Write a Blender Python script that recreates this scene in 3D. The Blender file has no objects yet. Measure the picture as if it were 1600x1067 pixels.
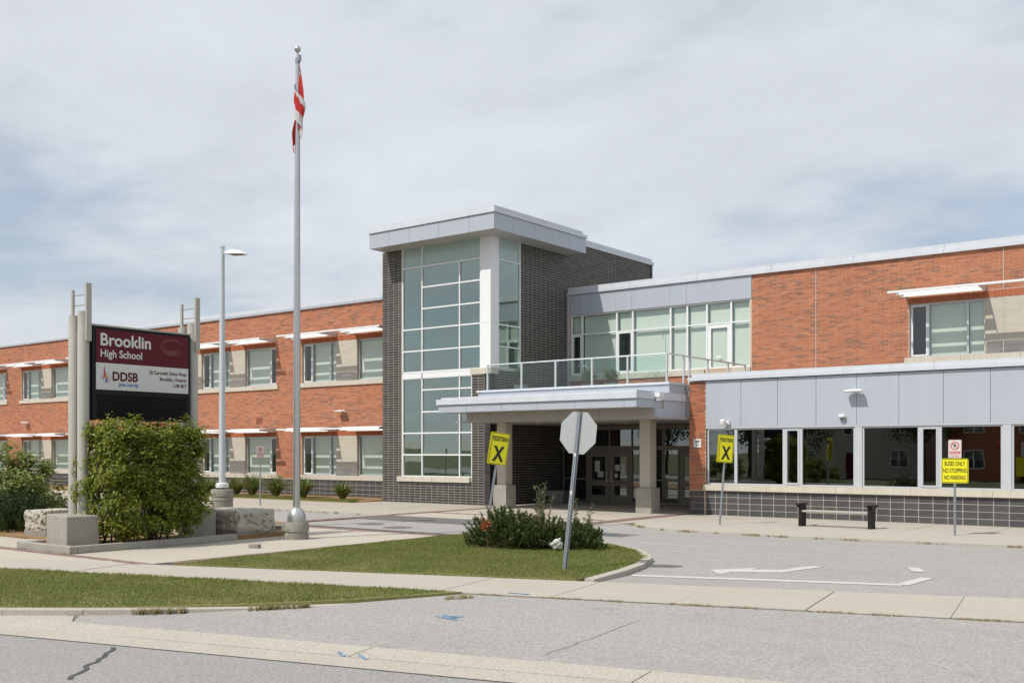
import bpy, math, random
import numpy as np
from mathutils import Vector, Matrix
R = math.radians
random.seed(7); rng = np.random.default_rng(11)
scene = bpy.context.scene
COL = scene.collection
# ------------------------------------------------------------------ camera, sky, sun, exposure
H = 2.05
cam_d = bpy.data.cameras.new('camera'); cam = bpy.data.objects.new('camera', cam_d); COL.objects.link(cam)
cam.location = (0, 0, H); cam.rotation_euler = (R(90), 0, math.atan(.770))
cam_d.sensor_width = 36; cam_d.lens = 36.225; cam_d.shift_y = .1078; cam_d.clip_end = 3000; cam_d.clip_start = .1
scene.camera = cam
SUN = Vector((.31, 1.0, -1.30)).normalized()          # direction the light travels
sun_d = bpy.data.lights.new('sun', 'SUN'); sun_d.energy = 3.7; sun_d.angle = R(.6); sun_d.color = (1, .95, .87)
sun = bpy.data.objects.new('sun', sun_d); COL.objects.link(sun)
sun.rotation_euler = SUN.to_track_quat('-Z', 'Y').to_euler(); sun.location = (0, 0, 30)
world = bpy.data.worlds.new('World'); scene.world = world; world.use_nodes = True
wn = world.node_tree; wn.nodes.clear()
def W(t, **k):
    n = wn.nodes.new(t)
    for a, b in k.items(): setattr(n, a, b)
    return n
wl = wn.links.new
sky = W('ShaderNodeTexSky', sky_type='NISHITA', sun_disc=False)
sky.sun_elevation = math.asin(-SUN.z); sky.sun_rotation = math.atan2(-SUN.x, -SUN.y)
sky.air_density = 1.0; sky.dust_density = .4; sky.ozone_density = 1.6
tc = W('ShaderNodeTexCoord'); sep = W('ShaderNodeSeparateXYZ'); wl(tc.outputs['Generated'], sep.inputs[0])
def wm(op, a, b=None, clamp=False):
    n = W('ShaderNodeMath', operation=op, use_clamp=clamp)
    for i, v in enumerate((a, b)):
        if v is None: continue
        if isinstance(v, (int, float)): n.inputs[i].default_value = v
        else: wl(v, n.inputs[i])
    return n.outputs[0]
zz = wm('ADD', wm('MAXIMUM', sep.outputs[2], 0.0), .16)
cv = W('ShaderNodeCombineXYZ'); wl(wm('DIVIDE', sep.outputs[0], zz), cv.inputs[0]); wl(wm('DIVIDE', sep.outputs[1], zz), cv.inputs[1])
def wnoise(scale, detail, rough, off, stretch):
    mp = W('ShaderNodeMapping'); mp.inputs['Location'].default_value = off; mp.inputs['Scale'].default_value = stretch
    mp.inputs['Rotation'].default_value = (0, 0, R(25))
    wl(cv.outputs[0], mp.inputs[0])
    n = W('ShaderNodeTexNoise'); n.inputs['Scale'].default_value = scale; n.inputs['Detail'].default_value = detail
    n.inputs['Roughness'].default_value = rough; n.inputs['Distortion'].default_value = .2
    wl(mp.outputs[0], n.inputs['Vector']); return n.outputs[0]
n1 = wnoise(.55, 7, .52, (5.9, 14.2, 0), (1, 1.25, 1))
n2 = wnoise(1.9, 7, .56, (9.1, 4.7, 0), (1, 1.35, 1))
cl = wm('ADD', wm('MULTIPLY', n1, .75), wm('MULTIPLY', n2, .25))
cr = W('ShaderNodeMapRange', interpolation_type='SMOOTHSTEP'); wl(cl, cr.inputs[0])
cr.inputs[1].default_value = .39; cr.inputs[2].default_value = .53; cr.inputs[3].default_value = .42; cr.inputs[4].default_value = .96
tone = W('ShaderNodeMapRange'); wl(wnoise(1.3, 7, .6, (1.7, 8.8, 0), (1, 1.4, 1)), tone.inputs[0])
tone.inputs[1].default_value = .3; tone.inputs[2].default_value = .7; tone.inputs[3].default_value = 6.9; tone.inputs[4].default_value = 8.4
cc = W('ShaderNodeMix', data_type='RGBA', blend_type='MULTIPLY'); cc.inputs[0].default_value = 1
cc.inputs[6].default_value = (.935, .985, 1.055, 1)
wl(tone.outputs[0], cc.inputs[7])
mixs = W('ShaderNodeMix', data_type='RGBA'); wl(cr.outputs[0], mixs.inputs[0]); wl(sky.outputs[0], mixs.inputs[6]); wl(cc.outputs[2], mixs.inputs[7])
bg = W('ShaderNodeBackground'); bg.inputs[1].default_value = .1; wl(mixs.outputs[2], bg.inputs[0])
wo = W('ShaderNodeOutputWorld'); wl(bg.outputs[0], wo.inputs[0])
scene.view_settings.view_transform = 'Standard'; scene.view_settings.look = 'None'
scene.view_settings.exposure = 0; scene.view_settings.gamma = 1; scene.view_settings.use_curve_mapping = False
scene.render.engine = 'CYCLES'
scene.cycles.use_denoising = True
try: scene.cycles.denoiser = 'OPENIMAGEDENOISE'
except Exception: pass
scene.cycles.max_bounces = 8; scene.cycles.transparent_max_bounces = 16; scene.cycles.caustics_reflective = False; scene.cycles.caustics_refractive = False

# ------------------------------------------------------------------ materials
def mat(name, col, rough=.6, metal=0, var=0, scale=8, col2=None, bump=0, bscale=60, spec=.5, island=None, streak=False, trans=0):
    """procedural principled; var = amount of noise mixing to col2; island = list of colours picked per loose piece"""
    m = bpy.data.materials.new(name); m.use_nodes = True; nt = m.node_tree; N = nt.nodes; L = nt.links.new
    p = N['Principled BSDF']; p.inputs['Roughness'].default_value = rough; p.inputs['Metallic'].default_value = metal
    p.inputs['Specular IOR Level'].default_value = spec
    tcn = N.new('ShaderNodeTexCoord'); base = None
    c = (*col, 1)
    if island:
        g = N.new('ShaderNodeNewGeometry'); oi = N.new('ShaderNodeObjectInfo')
        ad = N.new('ShaderNodeMath'); ad.operation = 'ADD'; L(g.outputs['Random Per Island'], ad.inputs[0]); L(oi.outputs['Random'], ad.inputs[1])
        fr = N.new('ShaderNodeMath'); fr.operation = 'FRACT'; L(ad.outputs[0], fr.inputs[0])
        rp = N.new('ShaderNodeValToRGB'); rp.color_ramp.interpolation = 'CONSTANT'
        els = rp.color_ramp.elements
        for i, cc_ in enumerate(island):
            e = els[i] if i < 2 else els.new(i / len(island))
            e.position = i / len(island); e.color = (*cc_, 1)
        L(fr.outputs[0], rp.inputs[0]); base = rp.outputs[0]
    if var or col2:
        nz = N.new('ShaderNodeTexNoise'); nz.inputs['Scale'].default_value = scale; nz.inputs['Detail'].default_value = 7; nz.inputs['Roughness'].default_value = .65
        if streak:
            mp = N.new('ShaderNodeMapping'); mp.inputs['Scale'].default_value = (1, 1, .12); L(tcn.outputs['Object'], mp.inputs[0]); L(mp.outputs[0], nz.inputs['Vector'])
        else: L(tcn.outputs['Object'], nz.inputs['Vector'])
        mr = N.new('ShaderNodeMapRange'); L(nz.outputs[0], mr.inputs[0])
        mr.inputs[1].default_value = .32; mr.inputs[2].default_value = .68; mr.inputs[3].default_value = 0; mr.inputs[4].default_value = var or 1
        mx = N.new('ShaderNodeMix'); mx.data_type = 'RGBA'; L(mr.outputs[0], mx.inputs[0])
        if base: L(base, mx.inputs[6])
        else: mx.inputs[6].default_value = c
        mx.inputs[7].default_value = (*(col2 or tuple(x * .6 for x in col)), 1); base = mx.outputs[2]
    if base: L(base, p.inputs['Base Color'])
    else: p.inputs['Base Color'].default_value = c
    if bump:
        bz = N.new('ShaderNodeTexNoise'); bz.inputs['Scale'].default_value = bscale; bz.inputs['Detail'].default_value = 4; L(tcn.outputs['Object'], bz.inputs['Vector'])
        bp = N.new('ShaderNodeBump'); bp.inputs['Strength'].default_value = bump; bp.inputs['Distance'].default_value = .02; L(bz.outputs[0], bp.inputs['Height']); L(bp.outputs[0], p.inputs['Normal'])
    if trans:
        tr = N.new('ShaderNodeBsdfTranslucent'); ms = N.new('ShaderNodeMixShader'); ms.inputs[0].default_value = trans
        if base: L(base, tr.inputs[0])
        else: tr.inputs[0].default_value = c
        L(p.outputs[0], ms.inputs[1]); L(tr.outputs[0], ms.inputs[2]); L(ms.outputs[0], N['Material Output'].inputs[0])
    return m
def glass(name, tint, ior, rcol=(.9, .96, .95)):
    m = bpy.data.materials.new(name); m.use_nodes = True; nt = m.node_tree; N = nt.nodes; L = nt.links.new
    N.remove(N['Principled BSDF'])
    ge = N.new('ShaderNodeNewGeometry'); dt = N.new('ShaderNodeVectorMath'); dt.operation = 'DOT_PRODUCT'; L(ge.outputs['Normal'], dt.inputs[0]); L(ge.outputs['Incoming'], dt.inputs[1])
    def mth(op, x, y=None):
        q = N.new('ShaderNodeMath'); q.operation = op
        for i_, v_ in enumerate((x, y)):
            if v_ is None: continue
            if isinstance(v_, (int, float)): q.inputs[i_].default_value = v_
            else: L(v_, q.inputs[i_])
        return q.outputs[0]
    sch = mth('ADD', mth('MULTIPLY', mth('POWER', mth('SUBTRACT', 1.0, mth('ABSOLUTE', dt.outputs['Value'])), 5.0), 1 - ior), ior)
    fac = mth('MULTIPLY', sch, mth('SUBTRACT', 1.0, ge.outputs['Backfacing']))       # reflect at the outer face of the pane
    t = N.new('ShaderNodeBsdfTransparent'); t.inputs[0].default_value = (*tint, 1)
    g = N.new('ShaderNodeBsdfGlossy'); g.inputs[0].default_value = (*rcol, 1); g.inputs['Roughness'].default_value = .004
    nz = N.new('ShaderNodeTexNoise'); nz.inputs['Scale'].default_value = .7; tc_ = N.new('ShaderNodeTexCoord'); L(tc_.outputs['Object'], nz.inputs['Vector'])
    bp = N.new('ShaderNodeBump'); bp.inputs['Strength'].default_value = .03; bp.inputs['Distance'].default_value = .05; L(nz.outputs[0], bp.inputs['Height']); L(bp.outputs[0], g.inputs['Normal'])
    x = N.new('ShaderNodeMixShader'); L(fac, x.inputs[0]); L(t.outputs[0], x.inputs[1]); L(g.outputs[0], x.inputs[2])
    L(x.outputs[0], N['Material Output'].inputs[0]); return m
def ground_mat(name, c1, c2, c3, fine=140, big=.5, rough=.9, bump=.3, wear=.12):
    m = bpy.data.materials.new(name); m.use_nodes = True; nt = m.node_tree; N = nt.nodes; L = nt.links.new
    p = N['Principled BSDF']; p.inputs['Roughness'].default_value = rough; p.inputs['Specular IOR Level'].default_value = .25
    tcn = N.new('ShaderNodeTexCoord')
    def nz(s, d=5, r=.6):
        n = N.new('ShaderNodeTexNoise'); n.inputs['Scale'].default_value = s; n.inputs['Detail'].default_value = d; n.inputs['Roughness'].default_value = r; L(tcn.outputs['Object'], n.inputs['Vector']); return n.outputs[0]
    def mr(v, a, b, c=0, d=1):
        n = N.new('ShaderNodeMapRange'); L(v, n.inputs[0]); n.inputs[1].default_value = a; n.inputs[2].default_value = b; n.inputs[3].default_value = c; n.inputs[4].default_value = d; return n.outputs[0]
    def mix(f, a, b):
        n = N.new('ShaderNodeMix'); n.data_type = 'RGBA'; L(f, n.inputs[0])
        for i, v in ((6, a), (7, b)):
            if isinstance(v, tuple): n.inputs[i].default_value = (*v, 1)
            else: L(v, n.inputs[i])
        return n.outputs[2]
    a = mix(mr(nz(big, 6, .65), .35, .65), c1, c2)
    b = mix(mr(nz(fine, 2, .8), .40, .66, 0, .95), a, c3); b = mix(mr(nz(fine * 1.37, 2, .7), .56, .7, 0, .55), b, tuple(min(.9, x * 1.45) for x in c1))
    b = mix(mr(nz(big * 5, 8, .75), .52, .72, 0, .35), b, tuple(x * .72 for x in c1))
    mpn = N.new('ShaderNodeMapping'); mpn.inputs['Scale'].default_value = (.12, .9, 1); mpn.inputs['Rotation'].default_value = (0, 0, R(-14)); L(tcn.outputs['Object'], mpn.inputs[0])
    tr_ = N.new('ShaderNodeTexNoise'); tr_.inputs['Scale'].default_value = 1.1; tr_.inputs['Detail'].default_value = 5; L(mpn.outputs[0], tr_.inputs['Vector'])
    b = mix(mr(tr_.outputs[0], .5, .72, 0, wear), b, tuple(x * .70 for x in c1))
    b = mix(mr(nz(1.7, 3, .5), .66, .74, 0, wear * .9), b, tuple(x * .5 for x in c1))
    L(b, p.inputs['Base Color'])
    bp = N.new('ShaderNodeBump'); bp.inputs['Strength'].default_value = bump; bp.inputs['Distance'].default_value = .01; L(nz(fine, 3, .7), bp.inputs['Height']); L(bp.outputs[0], p.inputs['Normal'])
    return m
red_i = [(.47,.175,.09),(.49,.19,.10),(.44,.16,.083),(.51,.20,.11),(.46,.17,.088),(.38,.145,.08),(.255,.125,.08),(.485,.185,.094),(.42,.155,.082),(.30,.13,.085)]
M = dict(
 brick=mat('red_brick', (.4,.13,.07), .85, var=.45, scale=.9, streak=True, col2=(.37,.135,.08), island=red_i, bump=.3, bscale=90, spec=.2),
 soldier=mat('soldier_brick', (.4,.13,.07), .85, island=[(.43,.14,.07),(.46,.155,.078),(.40,.125,.065)], spec=.2),
 mortar=mat('mortar', (.54,.41,.30), .9, var=.4, scale=20, col2=(.46,.35,.26)),
 dbrick=mat('dark_brick', (.05,.05,.05), .6, spec=.35, island=[(.052,.048,.045),(.041,.039,.038),(.062,.057,.051),(.047,.044,.042),(.036,.035,.035)], var=.3, scale=30, col2=(.068,.061,.055), bump=.2),
 dmortar=mat('pale_mortar', (.47,.44,.385), .9, var=.4, scale=12, col2=(.40,.375,.33)),
 block=mat('charcoal_block', (.05,.05,.053), .6, island=[(.05,.05,.054),(.06,.058,.06),(.045,.045,.05),(.066,.063,.063)], var=.5, scale=5, col2=(.095,.09,.088), bump=.25),
 beige=mat('beige_block', (.52,.48,.40), .85, island=[(.54,.50,.425),(.51,.475,.40),(.53,.49,.42),(.50,.465,.395)], var=.3, scale=14, col2=(.44,.41,.35)),
 greyb=mat('grey_block', (.2,.19,.185), .8, island=[(.21,.2,.195),(.18,.175,.17),(.235,.225,.22)]),
 stone=mat('stone_sill', (.60,.55,.46), .8, var=.7, scale=5, streak=True, col2=(.46,.425,.36)),
 panel=mat('metal_panel', (.43,.465,.53), .38, var=.5, scale=2.2, streak=True, col2=(.385,.415,.465), spec=.5),
 coping=mat('coping', (.61,.64,.69), .35, var=.5, scale=2.5, streak=True, col2=(.50,.52,.555)),
 soffit=mat('soffit', (.40,.385,.36), .5, var=.2, scale=2, col2=(.36,.35,.33)),
 white=mat('white_metal', (.78,.79,.80), .4, var=.15, scale=3, col2=(.70,.71,.72)),
 alu=mat('aluminium', (.60,.63,.65), .35, .35, var=.2, scale=5, col2=(.52,.55,.57)),
 frame=mat('window_frame_metal', (.56,.585,.62), .35, .2, var=.2, scale=4, col2=(.50,.525,.56)),
 galv=mat('galvanised', (.34,.37,.40), .45, .6, var=.6, scale=25, col2=(.26,.28,.31)),
 brushed=mat('brushed_metal', (.58,.58,.57), .33, .85, var=.5, scale=12, col2=(.45,.45,.44)),
 taupe=mat('taupe_paint', (.21,.185,.155), .5, var=.2, scale=4, col2=(.18,.16,.135)),
 colum=mat('column_paint', (.47,.43,.36), .55, var=.3, scale=3, col2=(.41,.375,.32)),
 conc=mat('concrete', (.36,.34,.30), .85, var=.7, scale=5, col2=(.27,.255,.22), bump=.4, bscale=40),
 concb=mat('weathered_concrete', (.31,.295,.255), .9, var=.8, scale=7, col2=(.21,.20,.165), bump=.4, bscale=50),
 roof=mat('roof_membrane', (.35,.35,.35), .9, var=.4, scale=1),
 inside=mat('interior_paint', (.52,.54,.48), .8, var=.2, scale=1),
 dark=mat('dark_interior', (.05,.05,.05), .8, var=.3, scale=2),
 floor=mat('interior_floor', (.16,.15,.14), .5, var=.3, scale=2),
 blind=mat('roller_blind', (.82,.835,.77), .8, var=.12, scale=1.2, col2=(.76,.78,.71), trans=.12),
 black=mat('black_metal', (.012,.012,.013), .55, spec=.25, var=.3, scale=10, col2=(.03,.03,.03)),
 screen=mat('display_board', (.006,.006,.007), .6, spec=.15, var=.4, scale=3, col2=(.01,.01,.011)),
 sposts=mat('sign_post_paint', (.44,.425,.38), .45, var=.3, scale=3, col2=(.39,.375,.335)),
 maroon=mat('maroon_print', (.11,.010,.018), .5, spec=.25, var=.3, scale=2, col2=(.1,.01,.017)),
 offwhite=mat('white_print', (.66,.66,.64), .35, var=.15, scale=3, col2=(.6,.6,.58)),
 bluep=mat('blue_print', (.03,.17,.42), .4, var=.1), orangep=mat('orange_print', (.7,.22,.05), .4, var=.1),
 redp=mat('red_print', (.55,.03,.035), .45, var=.1), blackp=mat('black_print', (.012,.012,.012), .5, var=.1),
 yellow=mat('yellow_sheeting', (.80,.74,.01), .4, var=.15, scale=6, col2=(.72,.66,.01)),
 signback=mat('sign_back_metal', (.47,.49,.49), .42, .35, var=.4, scale=4, col2=(.41,.43,.43)),
 flagred=mat('flag_red_cloth', (.62,.035,.035), .8, trans=.25, var=.2), flagwhite=mat('flag_white_cloth', (.74,.74,.76), .8, trans=.25, var=.1),
 wood=mat('weathered_plank', (.42,.385,.35), .8, var=.6, scale=9, col2=(.33,.30,.27)),
 lime=mat('limestone', (.50,.46,.385), .9, var=.8, scale=4, col2=(.36,.33,.28), bump=.9, bscale=14),
 plastic=mat('grey_plastic', (.26,.26,.26), .5, var=.2, scale=4),
 paint=mat('road_paint', (.62,.61,.58), .8, var=.75, scale=26, col2=(.36,.35,.335)),
 blue_spray=mat('blue_spray', (.13,.32,.56), .9, var=.9, scale=28, col2=(.30,.34,.38)),
 tar=mat('tar_seal', (.055,.054,.054), .8, var=.5, scale=14, col2=(.13,.125,.12)),
 crackm=mat('open_crack', (.15,.145,.135), .9, var=.8, scale=9, col2=(.27,.26,.245)),
 bark=mat('bark', (.09,.065,.045), .9, var=.6, scale=12, col2=(.05,.038,.03)),
 bag=mat('plastic_bag', (.75,.76,.74), .4, trans=.3, var=.2),
 paver=mat('red_paver', (.235,.145,.125), .85, island=[(.24,.15,.13),(.21,.135,.12),(.26,.16,.135),(.225,.15,.135)], var=.4, scale=20, col2=(.27,.2,.175)),
 slab=ground_mat('sidewalk_concrete', (.47,.43,.375), (.43,.395,.34), (.37,.34,.29), 60, .8, bump=.2),
 plaza=ground_mat('plaza_concrete', (.50,.455,.385), (.47,.425,.36), (.40,.365,.31), 50, .6, bump=.2),
 kerb=ground_mat('kerb_concrete', (.49,.455,.395), (.44,.405,.35), (.33,.30,.255), 40, 1.6, bump=.5),
 asphalt=ground_mat('aged_asphalt', (.40,.38,.36), (.37,.353,.336), (.255,.24,.228), 24, .35, bump=1.0, wear=.4),
 road=ground_mat('street_asphalt', (.345,.332,.32), (.32,.308,.298), (.225,.217,.208), 26, .4, bump=.8, wear=.45),
 patch=ground_mat('dark_asphalt', (.14,.137,.135), (.12,.118,.117), (.2,.19,.19), 90, .5, bump=.5),
 soil=ground_mat('lawn_soil', (.15,.165,.05), (.19,.185,.07), (.26,.22,.105), 30, .7, bump=.6),
 mulch=ground_mat('wood_mulch', (.40,.25,.125), (.31,.19,.095), (.14,.09,.05), 35, 1.2, bump=1),
 terrain=ground_mat('terrain', (.075,.09,.032), (.1,.1,.045), (.13,.12,.06), 3, .05, bump=.2),
)
GL = dict(win=glass('window_glass', (.93,.965,.95), .10), tower=glass('curtain_glass', (.76,.87,.82), .31, (.86,1.0,.95)),
          dark=glass('dark_glass', (.45,.47,.47), .2), spandrel=mat('spandrel_glass', (.40,.52,.50), .12, var=.2, scale=.6, col2=(.36,.48,.47)), rail=glass('rail_glass', (.86,.94,.925), .07))

# ------------------------------------------------------------------ mesh helpers
class MB:
    def __init__(s): s.v = []; s.f = []; s.mi = []
    def add(s, vs, fs, mi=0):
        n = len(s.v); s.v += [tuple(q) for q in vs]; s.f += [tuple(i + n for i in q) for q in fs]; s.mi += [mi] * len(fs); return s
    def box(s, x0, x1, y0, y1, z0, z1, mi=0):
        x0, x1 = min(x0, x1), max(x0, x1); y0, y1 = min(y0, y1), max(y0, y1); z0, z1 = min(z0, z1), max(z0, z1)
        return s.add([(x0,y0,z0),(x1,y0,z0),(x1,y1,z0),(x0,y1,z0),(x0,y0,z1),(x1,y0,z1),(x1,y1,z1),(x0,y1,z1)],
              [(0,3,2,1),(4,5,6,7),(0,1,5,4),(1,2,6,5),(2,3,7,6),(3,0,4,7)], mi)
    def lathe(s, prof, seg=20, c=(0,0,0), mi=0):
        vs = []; fs = []; k = len(prof)
        for i in range(seg):
            a = 2 * math.pi * i / seg
            for r, z in prof: vs.append((c[0] + r * math.cos(a), c[1] + r * math.sin(a), c[2] + z))
        for i in range(seg):
            j = (i + 1) % seg
            for q in range(k - 1): fs.append((i*k+q, j*k+q, j*k+q+1, i*k+q+1))
        fs.append(tuple(i*k for i in reversed(range(seg)))); fs.append(tuple(i*k+k-1 for i in range(seg)))
        return s.add(vs, fs, mi)
    def tube(s, p0, p1, r0, r1=None, seg=8, mi=0):
        r1 = r0 if r1 is None else r1; p0 = Vector(p0); p1 = Vector(p1); d = (p1 - p0).normalized()
        u = d.orthogonal().normalized(); w = d.cross(u); vs = []
        for p, r in ((p0, r0), (p1, r1)):
            for i in range(seg):
                a = 2 * math.pi * i / seg; vs.append(p + (u * math.cos(a) + w * math.sin(a)) * r)
        fs = [(i, (i+1) % seg, seg + (i+1) % seg, seg + i) for i in range(seg)] + [tuple(reversed(range(seg))), tuple(range(seg, 2*seg))]
        return s.add(vs, fs, mi)
    def prism(s, pts, z0, z1, mi=0):
        a = sum(pts[i][0] * pts[(i+1) % len(pts)][1] - pts[(i+1) % len(pts)][0] * pts[i][1] for i in range(len(pts)))
        if a < 0: pts = list(reversed(pts))
        n = len(pts); zf = (lambda q, z: z(q[0], q[1]) if callable(z) else z)
        vs = [(q[0], q[1], zf(q, z0)) for q in pts] + [(q[0], q[1], zf(q, z1)) for q in pts]
        fs = [tuple(reversed(range(n))), tuple(range(n, 2*n))] + [(i, (i+1) % n, n + (i+1) % n, n + i) for i in range(n)]
        return s.add(vs, fs, mi)
    def xform(s, m): s.v = [tuple(m @ Vector(q)) for q in s.v]; return s
    def mesh(s, name, mats):
        me = bpy.data.meshes.new(name); me.from_pydata(s.v, [], s.f)
        for m in (mats if isinstance(mats, (list, tuple)) else [mats]): me.materials.append(m)
        if any(s.mi): me.polygons.foreach_set('material_index', s.mi)
        me.update(); return me
    def build(s, name, mats, parent=None, smooth=False, bevel=0, **k):
        o = obj(name, s.mesh(name, mats), parent, **k)
        if smooth:
            o.data.shade_smooth() if hasattr(o.data, 'shade_smooth') else None
            if hasattr(o.data, 'set_sharp_from_angle'): o.data.set_sharp_from_angle(angle=R(40))
        if bevel:
            b = o.modifiers.new('bevel', 'BEVEL'); b.width = bevel; b.segments = 2; b.limit_method = 'ANGLE'
        return o
ORIGIN = {}
def wloc(o): return ORIGIN.get(o.name, Vector((0, 0, 0)))
def obj(name, me, parent=None, loc=None, local=False, label=None, cat=None, group=None, kind=None):
    """geometry is given in world coordinates under a thing unless local=True"""
    o = bpy.data.objects.new(name, me); COL.objects.link(o)
    if loc is not None: o.location = loc
    if parent is not None:
        o.parent = parent
        if not local: o.matrix_parent_inverse = Matrix.Translation(-wloc(parent))
    tag(o, label, cat, group, kind); return o
def tag(o, label=None, cat=None, group=None, kind=None):
    for k, v in (('label', label), ('category', cat), ('group', group), ('kind', kind)):
        if v: o[k] = v
    return o
def thing(name, loc, label, cat, group=None, rot=None):
    o = bpy.data.objects.new(name, None); COL.objects.link(o); o.location = loc; o.empty_display_size = .2
    if rot: o.rotation_euler = rot
    ORIGIN[o.name] = Vector(loc); return tag(o, label, cat, group)
def struct(name, b, m, **k): return b.build(name, m, kind='structure', **k)
def fast_mesh(name, V, F, mats, smooth=False):
    """V (n,3), F (m,4) numpy"""
    me = bpy.data.meshes.new(name); me.vertices.add(len(V)); me.vertices.foreach_set('co', np.ascontiguousarray(V, dtype=np.float32).ravel())
    k = F.shape[1]; me.loops.add(F.size); me.loops.foreach_set('vertex_index', np.ascontiguousarray(F, dtype=np.int32).ravel())
    me.polygons.add(len(F)); me.polygons.foreach_set('loop_start', np.arange(0, F.size, k, dtype=np.int32)); me.polygons.foreach_set('loop_total', np.full(len(F), k, dtype=np.int32))
    for m in (mats if isinstance(mats, (list, tuple)) else [mats]): me.materials.append(m)
    me.update(calc_edges=True); me.validate(); me.shade_flat(); return me
def brick_rects(a0, a1, z0, z1, opens, L, Hc, shift, joint):
    out = []; nz = int(round((z1 - z0) / Hc))
    for r in range(nz):
        b0 = z0 + r * Hc; b1 = b0 + Hc - joint; zm = (b0 + b1) / 2
        iv = [(a0, a1)]
        for (p, q, s, t) in opens:
            if s <= zm <= t:
                nv = []
                for (x, y) in iv:
                    if q <= x or p >= y: nv.append((x, y)); continue
                    if p > x: nv.append((x, p))
                    if q < y: nv.append((q, y))
                iv = nv
        off = (r % 2) * (shift + .02) * L + ((r * 7) % 5) * .006 if shift else 0
        for (x, y) in iv:
            k0 = math.floor((x - off) / L); k1 = math.ceil((y - off) / L)
            for k in range(k0, k1):
                p = max(x, k * L + off) ; q = min(y, (k + 1) * L + off) - joint
                if q - p > .03: out.append((p, q, b0, b1))
    return out
def rects_mesh(name, rects, plane, c, proud, m, sign=-1):
    """boxes on the wall face; plane 'V': face y=c looking to -y (sign -1); plane 'U': face x=c looking to sign*x"""
    A = np.array(rects, dtype=float); n = len(A)
    pr = c + sign * proud * (1 + .35 * rng.standard_normal(n).clip(-1.5, 1.5)); bk = np.full(n, c - sign * .02)
    p, q, b0, b1 = A.T
    def pt(a, d, z): return np.stack([a, d, z], 1) if plane == 'V' else np.stack([d, a, z], 1)
    V = np.stack([pt(p,pr,b0), pt(q,pr,b0), pt(q,pr,b1), pt(p,pr,b1), pt(p,bk,b0), pt(q,bk,b0), pt(q,bk,b1), pt(p,bk,b1)], 1).reshape(-1, 3)
    f = np.array([(0,1,2,3),(1,5,6,2),(5,4,7,6),(4,0,3,7),(3,2,6,7),(4,5,1,0)])
    if (plane == 'U') == (sign < 0): f = f[:, ::-1]
    F = (f[None] + 8 * np.arange(n)[:, None, None]).reshape(-1, 4)
    return fast_mesh(name, V, F, m)
def leaf_mesh(name, P, D, Nrm, ln, wd, m, fold=.25):
    """P base points, D direction, Nrm up-ish; ln,wd arrays -> rhombic leaves"""
    D = D / (np.linalg.norm(D, axis=1, keepdims=True) + 1e-9); S = np.cross(D, Nrm); S /= (np.linalg.norm(S, axis=1, keepdims=True) + 1e-9); U = np.cross(S, D)
    ln = ln[:, None]; wd = wd[:, None]
    a = P; b = P + D * ln * .45 + S * wd * .5 + U * wd * fold; c = P + D * ln - U * ln * .12; d = P + D * ln * .45 - S * wd * .5 + U * wd * fold
    V = np.stack([a, b, c, d], 1).reshape(-1, 3); F = np.arange(len(P) * 4).reshape(-1, 4)
    return fast_mesh(name, V, F, m)
def text_mesh(s, size, align='LEFT', bold=0, shear=0, width=None):
    cu = bpy.data.curves.new('lettering', 'FONT'); cu.body = s; cu.size = size; cu.align_x = align; cu.align_y = 'BOTTOM_BASELINE'; cu.offset = bold; cu.shear = shear; cu.extrude = .0015; cu.resolution_u = 4
    t = bpy.data.objects.new('lettering', cu); COL.objects.link(t); bpy.context.view_layer.update()
    me = bpy.data.meshes.new_from_object(t.evaluated_get(bpy.context.evaluated_depsgraph_get())); bpy.data.objects.remove(t); bpy.data.curves.remove(cu)
    co = np.zeros(len(me.vertices) * 3, dtype=np.float32); me.vertices.foreach_get('co', co); co = co.reshape(-1, 3)
    if width:
        w = co[:, 0].max() - co[:, 0].min(); k = width / w; x0 = {'LEFT': co[:, 0].min(), 'CENTER': (co[:, 0].max() + co[:, 0].min()) / 2, 'RIGHT': co[:, 0].max()}[align]
        co[:, 0] = (co[:, 0] - x0) * k; me.vertices.foreach_set('co', co.ravel())
    return me
def text(name, s, size, m, mtx, parent, align='LEFT', bold=0, shear=0, width=None, local=True):
    me = text_mesh(s, size, align, bold, shear, width); me.transform(mtx); me.materials.clear(); me.materials.append(m); me.update()
    return obj(name, me, parent, local=local)
def lerp(a, b, t): return a + (b - a) * t

# ------------------------------------------------------------------ ground
VT, VU, VL, VD = 30.6, 35.8, 31.9, 35.3
g = MB(); g.add([(-1200,-1200,-.22),(1200,-1200,-.22),(1200,1200,-.22),(-1200,1200,-.22)], [(0,1,2,3)]); struct('ground', g, M['terrain'])
def gut(u): return 6.02 + (u + 12.34) * .262            # street gutter line
g = MB()
us = [-90, -40, -20, -12.34, -6, 0, 8, 40]
for a, b in zip(us[:-1], us[1:]):
    g.add([(a, gut(a) - 12, -.16), (b, gut(b) - 12, -.16), (b, gut(b) - 5, -.07), (a, gut(a) - 5, -.07), (a, gut(a), -.125), (b, gut(b), -.125)], [(0,1,2,3), (3,2,5,4)])
struct('street', g, M['road'])
g = MB()                                                  # concrete gutter and dropped kerb along the street
gutter = struct('gutter', MB().prism([(-60, gut(-60)), (40, gut(40)), (40, gut(40) + .42), (-60, gut(-60) + .42)], -.3, lambda x, y: -.122 + .02 * (y - gut(x))), M['kerb'])
for k in range(-13, 12):
    a, b = k * 3.0 + 1.0, k * 3.0 + 3.985
    if a > -11.1:
        p = [(a, gut(a) + .42), (b, gut(b) + .42), (b, gut(b) + .78), (a, gut(a) + .78)]
        MB().prism(p, -.3, lambda x, y: -.105 + .12 * (y - gut(x) - .42)).build('kerb_stone', M['kerb'], gutter)
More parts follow.
